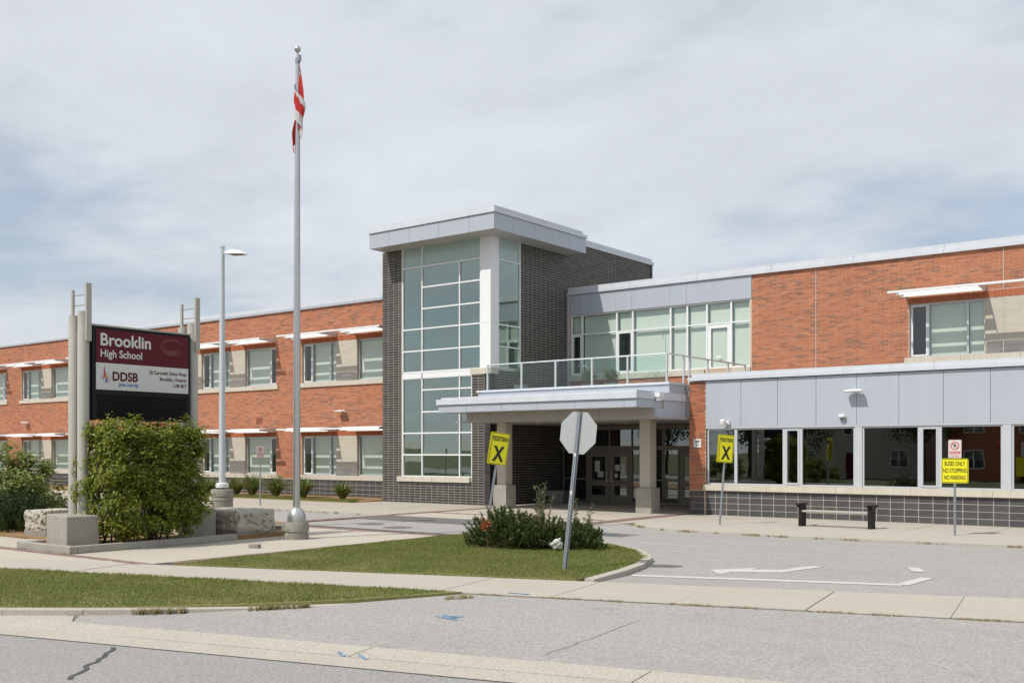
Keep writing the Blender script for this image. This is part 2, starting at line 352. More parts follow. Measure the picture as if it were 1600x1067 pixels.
# raised kerb of the verge, bending into the driveway
kl = [(-40, gut(-40) + .6), (-26, gut(-26) + .6), (-20, gut(-20) + .6), (-16, gut(-16) + .62), (-14.4, 6.14), (-13.41, 6.56), (-12.56, 7.19), (-11.75, 7.95), (-11.0, 8.85), (-10.34, 9.84), (-9.42, 11.30)]
def ribbon(path, w, z0, z1a, seglen=None):
    out = []
    P = [Vector((x, y)) for x, y in path]
    nrm = []
    for i in range(len(P)):
        t = (P[min(i+1, len(P)-1)] - P[max(i-1, 0)]).normalized(); nrm.append(Vector((-t.y, t.x)))
    for i in range(len(P) - 1):
        d = (P[i+1] - P[i]).normalized() * .004
        out.append(([tuple(P[i] + d), tuple(P[i+1] - d), tuple(P[i+1] - d + nrm[i+1] * w), tuple(P[i] + d + nrm[i] * w)], i))
    return out
MB().prism([(-40, gut(-40) + .425), (-11.01, gut(-11.01) + .425), (-11.01, gut(-11.01) + .79), (-12.2, 6.845), (-12.62, 7.1), (-12.9, 7.0), (-13.41, 6.66), (-14.4, 6.2), (-16, gut(-16) + .7), (-40, gut(-40) + .7)], -.3, lambda x, y: -.1142 + .132 * min(.365, max(0, y - gut(x) - .42))).build('gutter_pan', M['kerb'], gutter)
verge_kerb = None
kz = [0, 0, 0, 0, 0, 0, 0, -.01, -.03, -.045, -.05]
for q, i in ribbon(kl, .16, -.3, 0):
    z0, z1 = kz[i] + .012, kz[i+1] + .012
    n = MB(); n.add([(*q[0], -.3), (*q[1], -.3), (*q[2], -.3), (*q[3], -.3), (*q[0], z0 - .01), (*q[1], z1 - .01), (*q[2], z1), (*q[3], z0)], [(0,3,2,1),(4,5,6,7),(0,1,5,4),(1,2,6,5),(2,3,7,6),(3,0,4,7)])
    if verge_kerb is None: verge_kerb = struct('verge_kerb', n, M['kerb'])
    else: n.build('kerb_stone', M['kerb'], verge_kerb)
def swlo(u): return 8.85 + (u + 18.15) * .314
def swhi(u): return 9.73 + (u + 19.96) * .36
# driveway apron and bus lane asphalt
g = MB(); n = 14
for i in range(n):
    a, b = lerp(-11.3, 40, i / n), lerp(-11.3, 40, (i + 1) / n)
    g.add([(a, gut(a) + .78, -.066), (b, gut(b) + .78, -.066), (b, swlo(b) + .05, -.02), (a, max(swlo(a) + .05, gut(a) + 1.2), -.02)], [(0,1,2,3)])
g.add([(-11.3, gut(-11.3) + .78, -.066), (-11.3, 8.7, -.05), (-11.95, 7.95, -.06), (-12.62, 7.2, -.066), (-12.2, 6.85, -.066)], [(4,0,1,2,3)])
struct('driveway_apron', g, M['asphalt'])
g = MB(); g.prism([(-95, 19.6), (-24, 19.6), (-24, 12.5), (-14, 11.6), (-9, swhi(-9) - .3), (14, swhi(14) - .3), (14, 25.3), (-95, 25.3)], -.25, -.028); struct('bus_lane', g, M['asphalt'])
MB().prism([(-23.5, 22.5), (-16.6, 22.55), (-16.6, 24.1), (-23.5, 24.15)], -.1, -.004).build('dark_lane_band', M['patch'], kind='structure')  # darker band along the bus lane, beside the entrance walk
# sidewalk slabs
dirv = Vector((.954, .30)); perp = Vector((-.18, .984))
swk = struct('sidewalk', MB().prism([(-40, swlo(-40)), (30, swlo(30)), (30, swhi(30)), (-40, swhi(-40))], -.25, -.012), M['tar'])
u = -40.0; k = 0
while u < 20:
    e = u + 1.66
    def top(uu): # joint runs across the walk
        return (uu - .35, swhi(uu - .35))
    q = [(u, swlo(u)), (e - .012, swlo(e - .012)), top(e - .012), top(u)]
    MB().prism(q, -.1, .0 + random.uniform(-.003, .004)).build('slab', M['slab'], swk); u = e; k += 1
# plaza of concrete slabs with paver bands
plz = struct('plaza', MB().prism([(-40, swhi(-40) - .02), (-16.3, swhi(-16.3) - .02), (-16.3, 19.6), (-23.9, 19.6), (-23.9, 12.35), (-40, 12.35)], -.25, -.012), M['tar'])
def slabs(parent, u0, u1, v0, v1, nu, nv, m, z=0.0, clipfn=None):
    for i in range(nu):
        for j in range(nv):
            a, b = lerp(u0, u1, i / nu), lerp(u0, u1, (i + 1) / nu) - .01; c, d = lerp(v0, v1, j / nv), lerp(v0, v1, (j + 1) / nv) - .01
            q = [(a, c), (b, c), (b, d), (a, d)]
            if clipfn: q = [(x, max(y, clipfn(x))) for x, y in q]
            MB().prism(q, -.1, z + random.uniform(-.003, .003)).build('slab', m, parent)
slabs(plz, -23.85, -16.78, 11.0, 18.85, 3, 4, M['plaza']); slabs(plz, -40, -23.86, 11.0, 12.3, 8, 1, M['plaza'])
slabs(plz, -40, -16.78, 9, 10.7, 8, 1, M['plaza'], 0, lambda x: swhi(x) + .012)
def paver_band(parent, u0, u1, v0, v1, z=.003, pl=.21, clip=None):
    rows = max(1, int(round(min(u1 - u0, v1 - v0) / .105))); lng = (v1 - v0) > (u1 - u0); Ln = (v1 - v0) if lng else (u1 - u0); n = int(Ln / pl)
    b = MB()
    for r in range(rows):
        for i in range(n):
            s0, s1 = i * pl, (i + 1) * pl - .008; w0, w1 = r * .105, (r + 1) * .105 - .008; zz_ = z + random.uniform(-.003, .004)
            if lng: b.box(u0 + w0, u0 + w1, v0 + s0, v0 + s1, -.1, zz_)
            else: b.box(u0 + s0, u0 + s1, v0 + w0, v0 + w1, -.1, zz_)
    return b.build('paver_band', M['paver'], parent, kind='stuff')
paver_band(plz, -16.76, -16.3, 11.3, 19.5); paver_band(plz, -40, -16.78, 10.72, 10.98); paver_band(plz, -23.85, -16.8, 18.87, 19.15)
# walk along the building
bw = struct('entrance_walk', MB().prism([(-23.9, 24.1), (-16.2, 24.1), (-15.3, 25.5), (-14.2, 24.35), (-13, 24.0), (-9, 23.9), (-4.9, 24.45), (12, 25.6), (12, VT + .3), (-15.5, VT + .3), (-15.5, VD), (-24.6, VD), (-24.6, VT), (-31, VT), (-31, 28.9), (-95, 28.9), (-95, 24.1)], -.25, -.008), M['kerb'])
slabs(bw, -23.4, -16.55, 24.2, 25.95, 4, 1, M['plaza'], .004); slabs(bw, -23.4, -16.55, 26.35, 30.55, 4, 2, M['plaza'], .004)
slabs(bw, -24.55, -16.2, 30.56, VD - .02, 4, 2, M['plaza'], .004)
slabs(bw, -15.95, 11, 25.62, 30.7, 14, 2, M['slab'], .006); slabs(bw, -95, -23.85, 24.4, 28.85, 32, 2, M['slab'], .006); slabs(bw, -30.9, -23.85, 28.86, 30.55, 4, 1, M['slab'], .006)
for a, b in [(-13.0, -9.0), (-9, -4.9), (-4.9, 0), (0, 6)]:
    MB().prism([(a, 24.2 + (.45 if a > -5 else 0) * 1), (b - .01, 24.2 + (.45 if b > -5 else 0)), (b - .01, 25.6), (a, 25.6)], -.1, .006).build('slab', M['slab'], bw)
MB().prism([(-15.9, 25.6), (-15.2, 25.6), (-14.1, 24.5), (-13.01, 24.2), (-13.01, 25.6)], -.1, .005).build('slab', M['slab'], bw)
paver_band(bw, -23.83, -23.42, 20.0, 30.5); paver_band(bw, -23.4, -16.55, 25.97, 26.33); paver_band(bw, -16.53, -15.98, 22.9, 31.5)
kp = [(-15.3, 25.5), (-14.75, 24.85), (-14.0, 24.25), (-13, 23.98), (-11, 23.9), (-9, 23.9), (-7, 24.12), (-4.9, 24.42), (-1, 24.75), (4, 25.1), (11, 25.6)]
bk = None
for q, i in ribbon(kp, .17, -.2, .03):
    n = MB().prism(q, -.2, .018)
    if bk is None: bk = struct('walk_kerb', n, M['kerb'])
    else: n.build('kerb_stone', M['kerb'], bk)
fk = None
for q, i in ribbon([(-95 + 3 * j, 23.9 if j > 5 else 23.9) for j in range(0, 24)], .2, -.2, .03):
    n = MB().prism(q, -.2, .02)
    if fk is None: fk = struct('far_kerb', n, M['kerb'])
    else: n.build('kerb_stone', M['kerb'], fk)
MB().prism([(-95, 28.9), (-30.45, 28.9), (-30.45, VL + .05), (-95, VL + .05)], -.2, lambda x, y: .02 + .05 * (y - 28.9) / 3).build('planting_bed', M['mulch'], kind='structure')
MB().prism([(-95, 12.36), (-22.9, 12.36), (-22.9, 19.55), (-95, 19.55)], -.2, .035).build('shrub_bed', M['mulch'], kind='structure')
MB().prism([(-95, 28.92), (-33, 28.92), (-30.5, 28.92), (-30.5, 29.4), (-95, 29.6)], -.1, .045).build('grass_strip', M['soil'], kind='structure')
# verge lawn and island lawn
verge = [(-40, swlo(-40) - .01), (-9.75, swlo(-9.75) - .02)] + [(x - .16 * .6, y + .16 * .6) for x, y in reversed(kl[:-1])]
MB().prism(verge, -.25, lambda x, y: .012).build('verge_lawn', M['soil'], kind='structure')
isl = [(-16.28, swhi(-16.28) + .02), (-9.2, swhi(-9.2) + .02), (-9.25, 14.9), (-9.5, 16.0), (-9.95, 17.15), (-10.75, 18.1), (-11.7, 18.8), (-12.8, 19.3), (-16.28, 19.35)]
MB().prism(isl, -.25, lambda x, y: .02 + .03 * min(1, max(0, (y - 13) / 3))).build('island_lawn', M['soil'], kind='structure')
ikp = [(-8.95, swhi(-8.95) + .06), (-9.05, 14.9), (-9.32, 15.95), (-9.8, 17.1), (-10.62, 18.2), (-11.6, 18.95), (-12.75, 19.48), (-14.5, 19.62), (-16.25, 19.62)]
ik = None
for (q, i) in ribbon(ikp, .17, -.2, .06):
    z0, z1 = (.03 if i == 0 else .06), .06
    n = MB(); n.add([(*q[0], -.2), (*q[1], -.2), (*q[2], -.2), (*q[3], -.2), (*q[0], z0), (*q[1], z1), (*q[2], z1 + .005), (*q[3], z0 + .005)], [(0,3,2,1),(4,5,6,7),(0,1,5,4),(1,2,6,5),(2,3,7,6),(3,0,4,7)])
    if ik is None: ik = struct('island_kerb', n, M['kerb'])
    else: n.build('kerb_stone', M['kerb'], ik)
# markings
def flat(name, polys, m, z, parent=None, **k):
    b = MB()
    for pi_, p in enumerate(polys):
        a = sum(p[i][0] * p[(i+1) % len(p)][1] - p[(i+1) % len(p)][0] * p[i][1] for i in range(len(p)))
        if a < 0: p = p[::-1]
        b.add([(x, y, z + pi_ * .0015) for x, y in p], [tuple(range(len(p)))])
    return b.build(name, m, parent, **k)
def stripe(pts, w):
    P = [Vector(p) for p in pts]; out = []
    for a, b in zip(P[:-1], P[1:]):
        t = (b - a).normalized(); n_ = Vector((-t.y, t.x)) * w / 2; out.append([tuple(a - n_), tuple(b - n_), tuple(b + n_), tuple(a + n_)])
    return out
zm = -.0225; kf = 1.011
flat('lane_arrow', [[(-8.33, 16.51), (-7.88, 16.03), (-7.88, 16.43), (-7.15, 16.91), (-7.04, 17.5), (-6.9, 18.19), (-7.12, 18.22), (-7.26, 17.72), (-7.31, 17.29), (-7.78, 17.02), (-7.72, 17.41)]], M['paint'], zm, kind='structure')
flat('lane_line', stripe([(-9.0, 14.99), (-5.0, 16.47)], .24) + stripe([(-5.0, 16.47), (-4.94, 17.66)], .2) + stripe([(-5.59, 19.05), (-5.29, 18.43)], .2), M['paint'], zm, kind='structure')
flat('lane_dash', stripe([(-11.95,20.3),(-10.2,20.4)], .1), M['paint'], zm, kind='structure')
def wob(a, b, w, n=9, amp=.06):
    P = [Vector(a).lerp(Vector(b), i / n) + Vector((random.uniform(-amp, amp), random.uniform(-amp, amp))) for i in range(n + 1)]
    return stripe(P, w)
def aprz(x, y): return -.066 + .046 * (y - gut(x) - .78) / max(.5, swlo(x) - gut(x) - .73)
def crackmesh(name, polys, m, zf):
    b = MB()
    for p in polys: b.add([(x, y, zf(x, y)) for x, y in p], [tuple(range(len(p)))])
    b.build(name, m, kind='structure')
crackmesh('apron_crack', wob((-6.29, 8.75), (-6.52, 11.06), .009, 16, .03), M['crackm'], lambda x, y: aprz(x, y) + .004)
crackmesh('street_crack', wob((-10.5, 6.40), (-9.3, 5.2), .05, 14, .025), M['tar'], lambda x, y: -.125 + .055 * min(1, (gut(x) - y) / 5) + .005)
crackmesh('gutter_joint', [p for i in range(12) for p in stripe([(-16 + i * 1.5, gut(-16 + i * 1.5) - .012), (-14.5 + i * 1.5, gut(-14.5 + i * 1.5) - .012)], .025)], M['tar'], lambda x, y: -.120)
def blob(c, r, n=16): return [(c[0] + r * random.uniform(.5, 1.1) * math.cos(6.283 * i / n), c[1] + .6 * r * random.uniform(.5, 1.1) * math.sin(6.283 * i / n)) for i in range(n)]
crackmesh('blue_spray_mark', [blob((-8.58 + rng.normal(0, .10), 9.86 + rng.normal(0, .07)), rng.uniform(.02, .07), 9) for _ in range(42)], M['blue_spray'], lambda x, y: aprz(x, y) + .005)
crackmesh('blue_spray_mark', [blob((lerp(-8.22, -8.06, q) + rng.normal(0, .012), lerp(7.62, 7.55, q) + rng.normal(0, .012)), rng.uniform(.015, .035), 8) for q in np.linspace(0, 1, 12)] + [blob((lerp(-7.95, -7.76, q) + rng.normal(0, .012), lerp(7.66, 7.58, q) + rng.normal(0, .012)), rng.uniform(.015, .035), 8) for q in np.linspace(0, 1, 12)], M['blue_spray'], lambda x, y: -.105 + .12 * (y - gut(x) - .42) + .004)
crackmesh('blue_spray_mark', stripe([(-9.2, 11.85), (-8.85, 11.9)], .06), M['blue_spray'], lambda x, y: .009)
for i, (x, y) in enumerate([(-21.35, 21.05), (-19.8, 20.55)]):
    t = thing('manhole_cover', (x, y, -.028), ['round iron manhole cover in the road, the one farther from the lawn', 'round iron manhole cover in the road, the one closer to the island lawn'][i], 'manhole', 'manhole covers')
    MB().lathe([(.36, 0), (.36, .008), (.3, .012), (.0, .012)], 20).build('lid', M['patch'], t, local=True); MB().lathe([(.42, 0), (.42, .006), (.37, .006)], 20).build('ring', M['galv'], t, local=True)
t = thing('catch_basin', (-14.0, 22.0, -.03), 'sunken storm drain grate in cracked asphalt at the walk corner', 'drain')
b = MB()
for i in range(6): b.box(-.3 + i * .11, -.24 + i * .11, -.3, .3, .004, .014)
b.build('grate', M['galv'], t, local=True); flat('surround', [[(-.8,-.5),(.75,-.45),(.8,.45),(-.65,.6)]], M['patch'], .003, t, local=True)
# ------------------------------------------------------------------ the school
SB = thing('school_building', (-22, 36, 0), 'two-storey red brick school with a dark brick glass tower and a flat entrance canopy', 'school')
def B(b, name, m, parent=None, **k): return b.build(name, m, parent or SB, **k)
def P_(me, name, parent=None, **k): return obj(name, me, parent or SB, **k)
def wall_cells(u0, u1, z0, z1, opens, v, depth, plane='V', sign=1):
    """a wall slab with rectangular openings, built of blocks round them; front at v"""
    us = sorted({u0, u1, *[o[0] for o in opens], *[o[1] for o in opens]}); us = [x for x in us if u0 <= x <= u1]; b = MB()
    for a, c in zip(us[:-1], us[1:]):
        zs = [(o[2], o[3]) for o in opens if o[0] <= a + 1e-6 and o[1] >= c - 1e-6]; zs.sort(); z = z0
        for s, t in zs:
            if s > z: b.box(a, c, v, v + depth, z, min(s, z1)) if plane == 'V' else b.box(v, v + sign * depth, a, c, z, min(s, z1))
            z = max(z, t)
        if z < z1: b.box(a, c, v, v + depth, z, z1) if plane == 'V' else b.box(v, v + sign * depth, a, c, z, z1)
    return b
BRL, BRH, J = .30, .0667, .0115
Z_SILL1, Z_HEAD1, Z_SILL2, Z_HEAD2, Z_TOP = 1.0, 2.78, 5.23, 7.03, 8.62
def pieces(rects, c, proud, m, name, mesh_cache={}):
    for (p, q, a, b_) in rects:
        key = (name, round(q - p, 3), round(b_ - a, 3))
        if key not in mesh_cache: mesh_cache[key] = MB().box(0, key[1], 0, proud + .02, 0, key[2]).mesh(name, m)
        o = bpy.data.objects.new(name, mesh_cache[key]); COL.objects.link(o); o.parent = SB; o.matrix_parent_inverse = Matrix.Translation(-wloc(SB)); o.location = (p, c - proud * random.uniform(.7, 1.3), a)
# ---- classroom wing on the left
bays = [[(-70.35,-68.05,'A'),(-66.9,-64.6,'B')], [(-62.72,-60.40,'A'),(-59.2,-56.86,'B')], [(-55.0,-52.7,'A'),(-51.5,-49.2,'B')], [(-47.95,-45.65,'C'),(-44.49,-42.2,'A'),(-41.0,-38.68,'B')], [(-36.84,-34.54,'A'),(-33.2,-30.9,'B')]]
UL0, UL1 = -76.0, -30.33
def window(u0, u1, z0, z1, v, layout, blinds, gl='win', rec=.11, fr=.05, m='alu'):
    """one window: frame with mullions, panes and blinds; layout = edges as fractions"""
    b = MB(); w = u1 - u0; d0, d1 = v + rec - .02, v + rec + .05
    b.box(u0, u1, d0, d1, z0, z0 + fr); b.box(u0, u1, d0, d1, z1 - fr, z1); b.box(u0, u0 + fr, d0, d1, z0 + fr, z1 - fr); b.box(u1 - fr, u1, d0, d1, z0 + fr, z1 - fr)
    for q in layout[1:-1]: x = u0 + q * w; b.box(x - .03, x + .03, d0 - .006, d1, z0 + fr, z1 - fr)
    win = B(b, 'window', M[m])
    ed = [u0 + q * w for q in layout]
    for i, (a, c) in enumerate(zip(ed[:-1], ed[1:])):
        a += fr if i == 0 else .03; c -= fr if i == len(ed) - 2 else .03
        if blinds[i] == 'o':      # opening light with its own sash
            s = MB(); s.box(a, a + .045, d0 - .012, d1 - .02, z0 + fr, z1 - fr); s.box(c - .045, c, d0 - .012, d1 - .02, z0 + fr, z1 - fr); s.box(a + .045, c - .045, d0 - .012, d1 - .02, z0 + fr, z0 + fr + .045); s.box(a + .045, c - .045, d0 - .012, d1 - .02, z1 - fr - .045, z1 - fr)
            B(s, 'sash', M['white'], win)
        B(MB().box(a, c, d0 + .025, d0 + .035, z0 + fr, z1 - fr), 'pane', GL[gl], win)
        if blinds[i] == 'b': B(MB().box(a, c, d0 + .14, d0 + .145, z0 + fr + .01, z1 - fr), 'blind', M['blind'], win)
    return win
op = []
for bay in bays:
    for (a, c, t) in bay:
        op += [(a, c, Z_SILL1, Z_HEAD1), (a, c, Z_SILL2, Z_HEAD2)]
B(wall_cells(UL0, UL1, -.2, Z_TOP, op, VL, .3), 'wall', M['mortar'])
bop = []
for bay in bays:
    x0, x1 = bay[0][0] - .02, bay[-1][1] + .02
    for s, h in ((Z_SILL1, Z_HEAD1), (Z_SILL2, Z_HEAD2)): bop.append((x0, x1, s - .23, h + .24))
P_(rects_mesh('bricks', brick_rects(UL0, UL1, .82, Z_TOP, bop, BRL, BRH, 1/3, J), 'V', VL, .004, M['brick']), 'brickwork', kind='stuff')
sol = []
def soldiers(x0, x1, z, hgt=.235):
    n_ = int((x1 - x0) / .0667); return [(x0 + i * .0667, x0 + (i + 1) * .0667 - .01, z, z + hgt) for i in range(n_)]
lay = {'A': ([0, .27, .79, 1], 'obb'), 'B': ([0, .78, 1], 'bo'), 'C': ([0, .27, .79, 1], 'obb')}
def sunshade(x0, x1, wins, v, z, p=1.2):
    b = MB(); b.box(x0, x1, v - p - .06, v - p + .06, z - .035, z + .03); sh = B(b, 'sunshade', M['white'])
    for (a, c) in wins:
        for o1, o2, h_ in ((.15, .58, .10), (.80, .98, .07)):
            q = MB(); y1, y2 = v - o1, v - o2
            q.add([(a-.12, y2, z - h_), (c+.05, y2, z - h_), (c+.05, y1, z + h_), (a-.12, y1, z + h_), (a-.12, y2 + .008, z - h_ - .014), (c+.05, y2 + .008, z - h_ - .014), (c+.05, y1 + .008, z + h_ - .014), (a-.12, y1 + .008, z + h_ - .014)], [(0,1,2,3), (7,6,5,4), (0,4,5,1), (1,5,6,2), (2,6,7,3), (3,7,4,0)])
            B(q, 'louvre_blade', M['white'], sh)
        for x in (a - .1, c + .03):
            q = MB(); q.add([(x, v, z + .12), (x, v, z - .1), (x, v - p, z - .03), (x, v - p, z + .03), (x + .015, v, z + .12), (x + .015, v, z - .1), (x + .015, v - p, z - .03), (x + .015, v - p, z + .03)], [(0,1,2,3), (7,6,5,4), (0,4,5,1), (1,5,6,2), (2,6,7,3), (3,7,4,0)])
            B(q, 'bracket', M['alu'], sh)
for bi, bay in enumerate(bays):
    x0, x1 = bay[0][0], bay[-1][1]
    for fl, (s, h) in enumerate(((Z_SILL1, Z_HEAD1), (Z_SILL2, Z_HEAD2))):
        n_ = max(2, int((x1 - x0) / 1.5)); wdt = (x1 - x0 + .36) / n_
        for i in range(n_):
            a = x0 - .18 + i * wdt; B(MB().box(a, a + wdt - .008, VL - .07, VL + .2, s - .205, s - .004), 'window_sill', M['stone'])
        sol += soldiers(x0 - .02, x1 + .02, h + .003)
        for k_, (a, c, t) in enumerate(bay): window(a, c, s, h, VL, *lay[t])
        for (a, c) in zip([w[1] for w in bay[:-1]], [w[0] for w in bay[1:]]):
            P_(rects_mesh('beige_courses', brick_rects(a + .004, c, s + .42, h, [], .6, .1, 1/3, .005), 'V', VL, .002, M['beige']), 'beige_pier', kind='stuff')
            P_(rects_mesh('grey_courses', brick_rects(a + .004, c, s, s + .4, [], .6, .1, 1/3, .005), 'V', VL, .004, M['greyb']), 'grey_band', kind='stuff')
        sunshade(x0 - .32, x1 + .32, [(w[0], w[1]) for w in bay], VL, h + .29)
P_(rects_mesh('soldiers', sol, 'V', VL, .012, M['soldier']), 'soldier_course', kind='stuff')
# charcoal block plinths: blocks in view are parts
def blocks(u0, u1, v, z0, z1, lo, hi, off=0):
    rest = []
    shared = {}
    for (p, q, b0, b1) in brick_rects(u0, u1, z0, z1, [], .4, .2, 0, .02):
        if lo <= p and q <= hi:
            key = (round(q - p, 3), round(b1 - b0, 3))
            if key not in shared: shared[key] = MB().box(0, key[0], 0, .05, 0, key[1]).mesh('block', M['block'])
            o = bpy.data.objects.new('block', shared[key]); COL.objects.link(o); o.parent = SB; o.matrix_parent_inverse = Matrix.Translation(-wloc(SB)); o.location = (p, v - .006 + random.uniform(-.0015, .0015), b0)
        else: rest.append((p, q, b0, b1))
    if rest: P_(rects_mesh('blocks', rest, 'V', v, .006, M['block']), 'blockwork', kind='stuff')
B(wall_cells(UL0, UL1, -.2, .8, [], VL - .03, .028), 'plinth', M['dmortar'])
blocks(UL0, UL1, VL - .03, 0.0, .8, -43.5, UL1)
# parapet coping of the classroom wing, lengths of metal
for i in range(15):
    a = UL0 + i * 3.05; c = min(a + 3.04, UL1 - .02)
    B(MB().box(a, c, VL - .09, VL + .5, Z_TOP + .004, Z_TOP + .12), 'coping', M['panel']); B(MB().box(a, c, VL - .05, VL + .5, Z_TOP + .12, Z_TOP + .28), 'coping', M['coping'])
# rooms behind the left windows
B(MB().box(UL0, UL1, VL + .31, 52, Z_TOP + .02, Z_TOP + .1), 'roof', M['roof'])
b = MB(); b.box(UL0, UL1, VL + 3.2, VL + 3.3, 0, Z_TOP); b.box(UL0, UL1, VL + .3, VL + 3.2, 4.0, 4.3); b.box(UL0, UL1, VL + .3, VL + 3.2, -.1, .02)
for x in np.arange(UL0 + .1, UL1, 7.6): b.box(x, x + .1, VL + .3, VL + 3.2, .02, 4.0); b.box(x, x + .1, VL + .3, VL + 3.2, 4.3, Z_TOP)
B(b, 'room_shell', M['inside'])
B(MB().box(UL0, UL0 + .2, VL + .3, 52, -.1, Z_TOP), 'end_wall', M['mortar']); B(MB().box(UL0, -6, 51.9, 52, -.1, Z_TOP), 'rear_wall', M['mortar'])
# vent and wall lamps
def wall_lamp(u, v, z):
    q = MB(); q.add([(u-.26, v-.36, z-.02), (u+.26, v-.36, z-.02), (u+.27, v-.12, z-.05), (u-.27, v-.12, z-.05), (u-.24, v-.36, z+.015), (u+.24, v-.36, z+.015), (u+.2, v-.1, z+.06), (u-.2, v-.1, z+.06)], [(0,3,2,1),(4,5,6,7),(0,1,5,4),(1,2,6,5),(2,3,7,6),(3,0,4,7)])
    l = B(q, 'wall_lamp', M['white'], bevel=.015); B(MB().box(u - .08, u + .08, v - .14, v, z - .06, z + .03), 'lamp_arm', M['white'], l)
wall_lamp(-34.06, VL, 3.87); wall_lamp(-61.94, VL, 3.85)
b = MB(); b.box(-40.15, -39.7, VL - .02, VL, 3.42, 3.72)
for i in range(5): b.box(-40.12, -39.73, VL - .03, VL - .02, 3.45 + i * .055, 3.475 + i * .055)
B(b, 'vent', mat('vent_paint', (.30, .10, .055), .6, var=.2))

# ---- glass stair tower in dark brick
TU0, TU1 = -30.33, -24.6; TZ = 10.3; TB = 42.9
glz = [(-29.24, -25.08, 5.27, TZ), (-29.24, -25.53, 1.07, 5.27)]
B(wall_cells(TU0, TU1, -.1, TZ, [(-29.24, -25.08, 5.27, TZ), (-29.24, -25.53, 1.07, 5.27)], VT, .3), 'tower_wall', M['dmortar'])
fop = [(-29.26, -24.58, 5.27, 11), (-29.26, -25.51, .86, 5.3), (-25.6, -24.5, 5.04, 5.3)]
near = lambda q: q[3] < .87 and q[0] > -29.5 or q[0] > -25.6 and q[3] < 3.1
fr_ = brick_rects(TU0, TU1, .0, TZ, fop, .3, .1, 0, .015)
P_(rects_mesh('dark_bricks', [q for q in fr_ if not near(q)], 'V', VT, .004, M['dbrick']), 'dark_brickwork', kind='stuff'); pieces([q for q in fr_ if near(q)], VT, .004, M['dbrick'], 'dark_brick')
B(wall_cells(VT + .0, TB, -.1, 11.0, [(VT - .1, 32.5, 5.27, TZ)], TU1 - .0, .3, plane='U', sign=-1), 'tower_wall', M['dmortar'])
P_(rects_mesh('dark_bricks', brick_rects(VT + .0, TB, 0, 10.9, [(VT - .1, 32.53, 5.2, TZ)], .3, .1, 0, .015), 'U', TU1, .004, M['dbrick'], sign=1), 'dark_brickwork', kind='stuff')
B(MB().box(TU0, TU0 + .3, VT + .3, TB, -.1, 11), 'tower_wall', M['dmortar'])
P_(rects_mesh('dark_bricks', brick_rects(VT, VL + .1, 0, 10.3, [], .3, .1, 0, .015) + brick_rects(VL + .1, TB, 8.6, 10.9, [], .3, .1, 0, .015), 'U', TU0, .010, M['dbrick'], sign=-1), 'dark_brickwork', kind='stuff')
B(MB().box(TU0, TU1, TB - .3, TB, -.1, 11), 'tower_wall', M['dmortar'])
B(MB().box(TU0 - .02, TU1 + .02, VT - .03, VT, -.2, .015), 'footing', M['concb'])
for a, c in ((-29.45, -27.55), (-27.54, -25.59)): B(MB().box(a, c, VT - .08, VT + .2, .86, 1.065), 'window_sill', M['stone'])
B(MB().box(-25.55, TU1 + .05, VT - .06, VT + .42, 5.04, 5.265), 'stone_cap', M['stone'])
# corner column
B(MB().box(-25.07, TU1 + .03, VT - .03, 31.08, 5.27, 7.0), 'corner_column', M['white']); B(MB().box(-25.07, TU1 + .03, VT - .03, 31.08, 7.006, TZ), 'corner_column', M['white'])
# curtain wall: frame bars + panes
def curtain(cells, bars, plane, c, name, gl):
    b = MB()
    for (a0, a1, z0, z1) in bars:
        b.box(a0, a1, c, c + .1, z0, z1) if plane == 'V' else b.box(c - .1, c, a0, a1, z0, z1)
    fr = B(b, name, M['white'])
    for (a0, a1, z0, z1, kind) in cells:
        q = MB(); q.box(a0, a1, c + .05, c + .06, z0, z1) if plane == 'V' else q.box(c - .06, c - .05, a0, a1, z0, z1)
        if kind != 'spandrel':
            t1, t2 = random.uniform(-.006, .006), random.uniform(-.006, .006); q.v = [(x + (0 if plane == 'V' else t1 * (z > z0 + .1) + t2 * (y > a0 + .1)), y + (t1 * (z > z0 + .1) + t2 * (x > a0 + .1) if plane == 'V' else 0), z) for x, y, z in q.v]
        B(q, 'pane', GL[kind], fr)
    return fr
w2 = .027
X0, X1, X2, X3, X4 = -29.24, -28.15, -26.17, -25.08, -25.53
rows_u = [9.50, 8.66, 7.80, 7.00, 6.12, 5.27]; rows_l = [5.03, 4.54, 3.66, 2.81, 1.94, 1.07]
bars = [(X0, X0 + .06, 5.27, TZ), (X3 - .06, X3, 5.27, TZ), (X1 - w2, X1 + w2, 5.30, TZ), (X2 - w2, X2 + w2, 5.30, 9.473), (X0 + .06, X3 - .06, 5.243, 5.297), (X0 + .06, X1 - w2, 9.473, 9.527), (X1 + w2, X3 - .06, 9.473, 9.527), (X0 + .06, X1 - w2, 6.973, 7.027), (X0 + .06, X1 - w2, 6.093, 6.147)]
for z in rows_u[1:5]: bars += [(X1 + w2, X2 - w2, z - w2, z + w2), (X2 + w2, X3 - .06, z - w2, z + w2)]
cells = [(X0 + .06, X1 - w2, 9.527, TZ, 'spandrel'), (X1 + w2, X3 - .06, 9.527, TZ, 'spandrel'), (X0 + .06, X1 - w2, 7.027, 9.473, 'tower'), (X0 + .06, X1 - w2, 6.147, 6.973, 'tower'), (X0 + .06, X1 - w2, 5.297, 6.093, 'tower')]
for t_, b_ in zip(rows_u[:-1], rows_u[1:]): cells += [(X1 + w2, X2 - w2, b_ + w2, t_ - w2, 'tower'), (X2 + w2, X3 - .06, b_ + w2, t_ - w2, 'tower')]
curtain(cells, bars, 'V', VT + .02, 'curtain_wall_frame', 'tower')
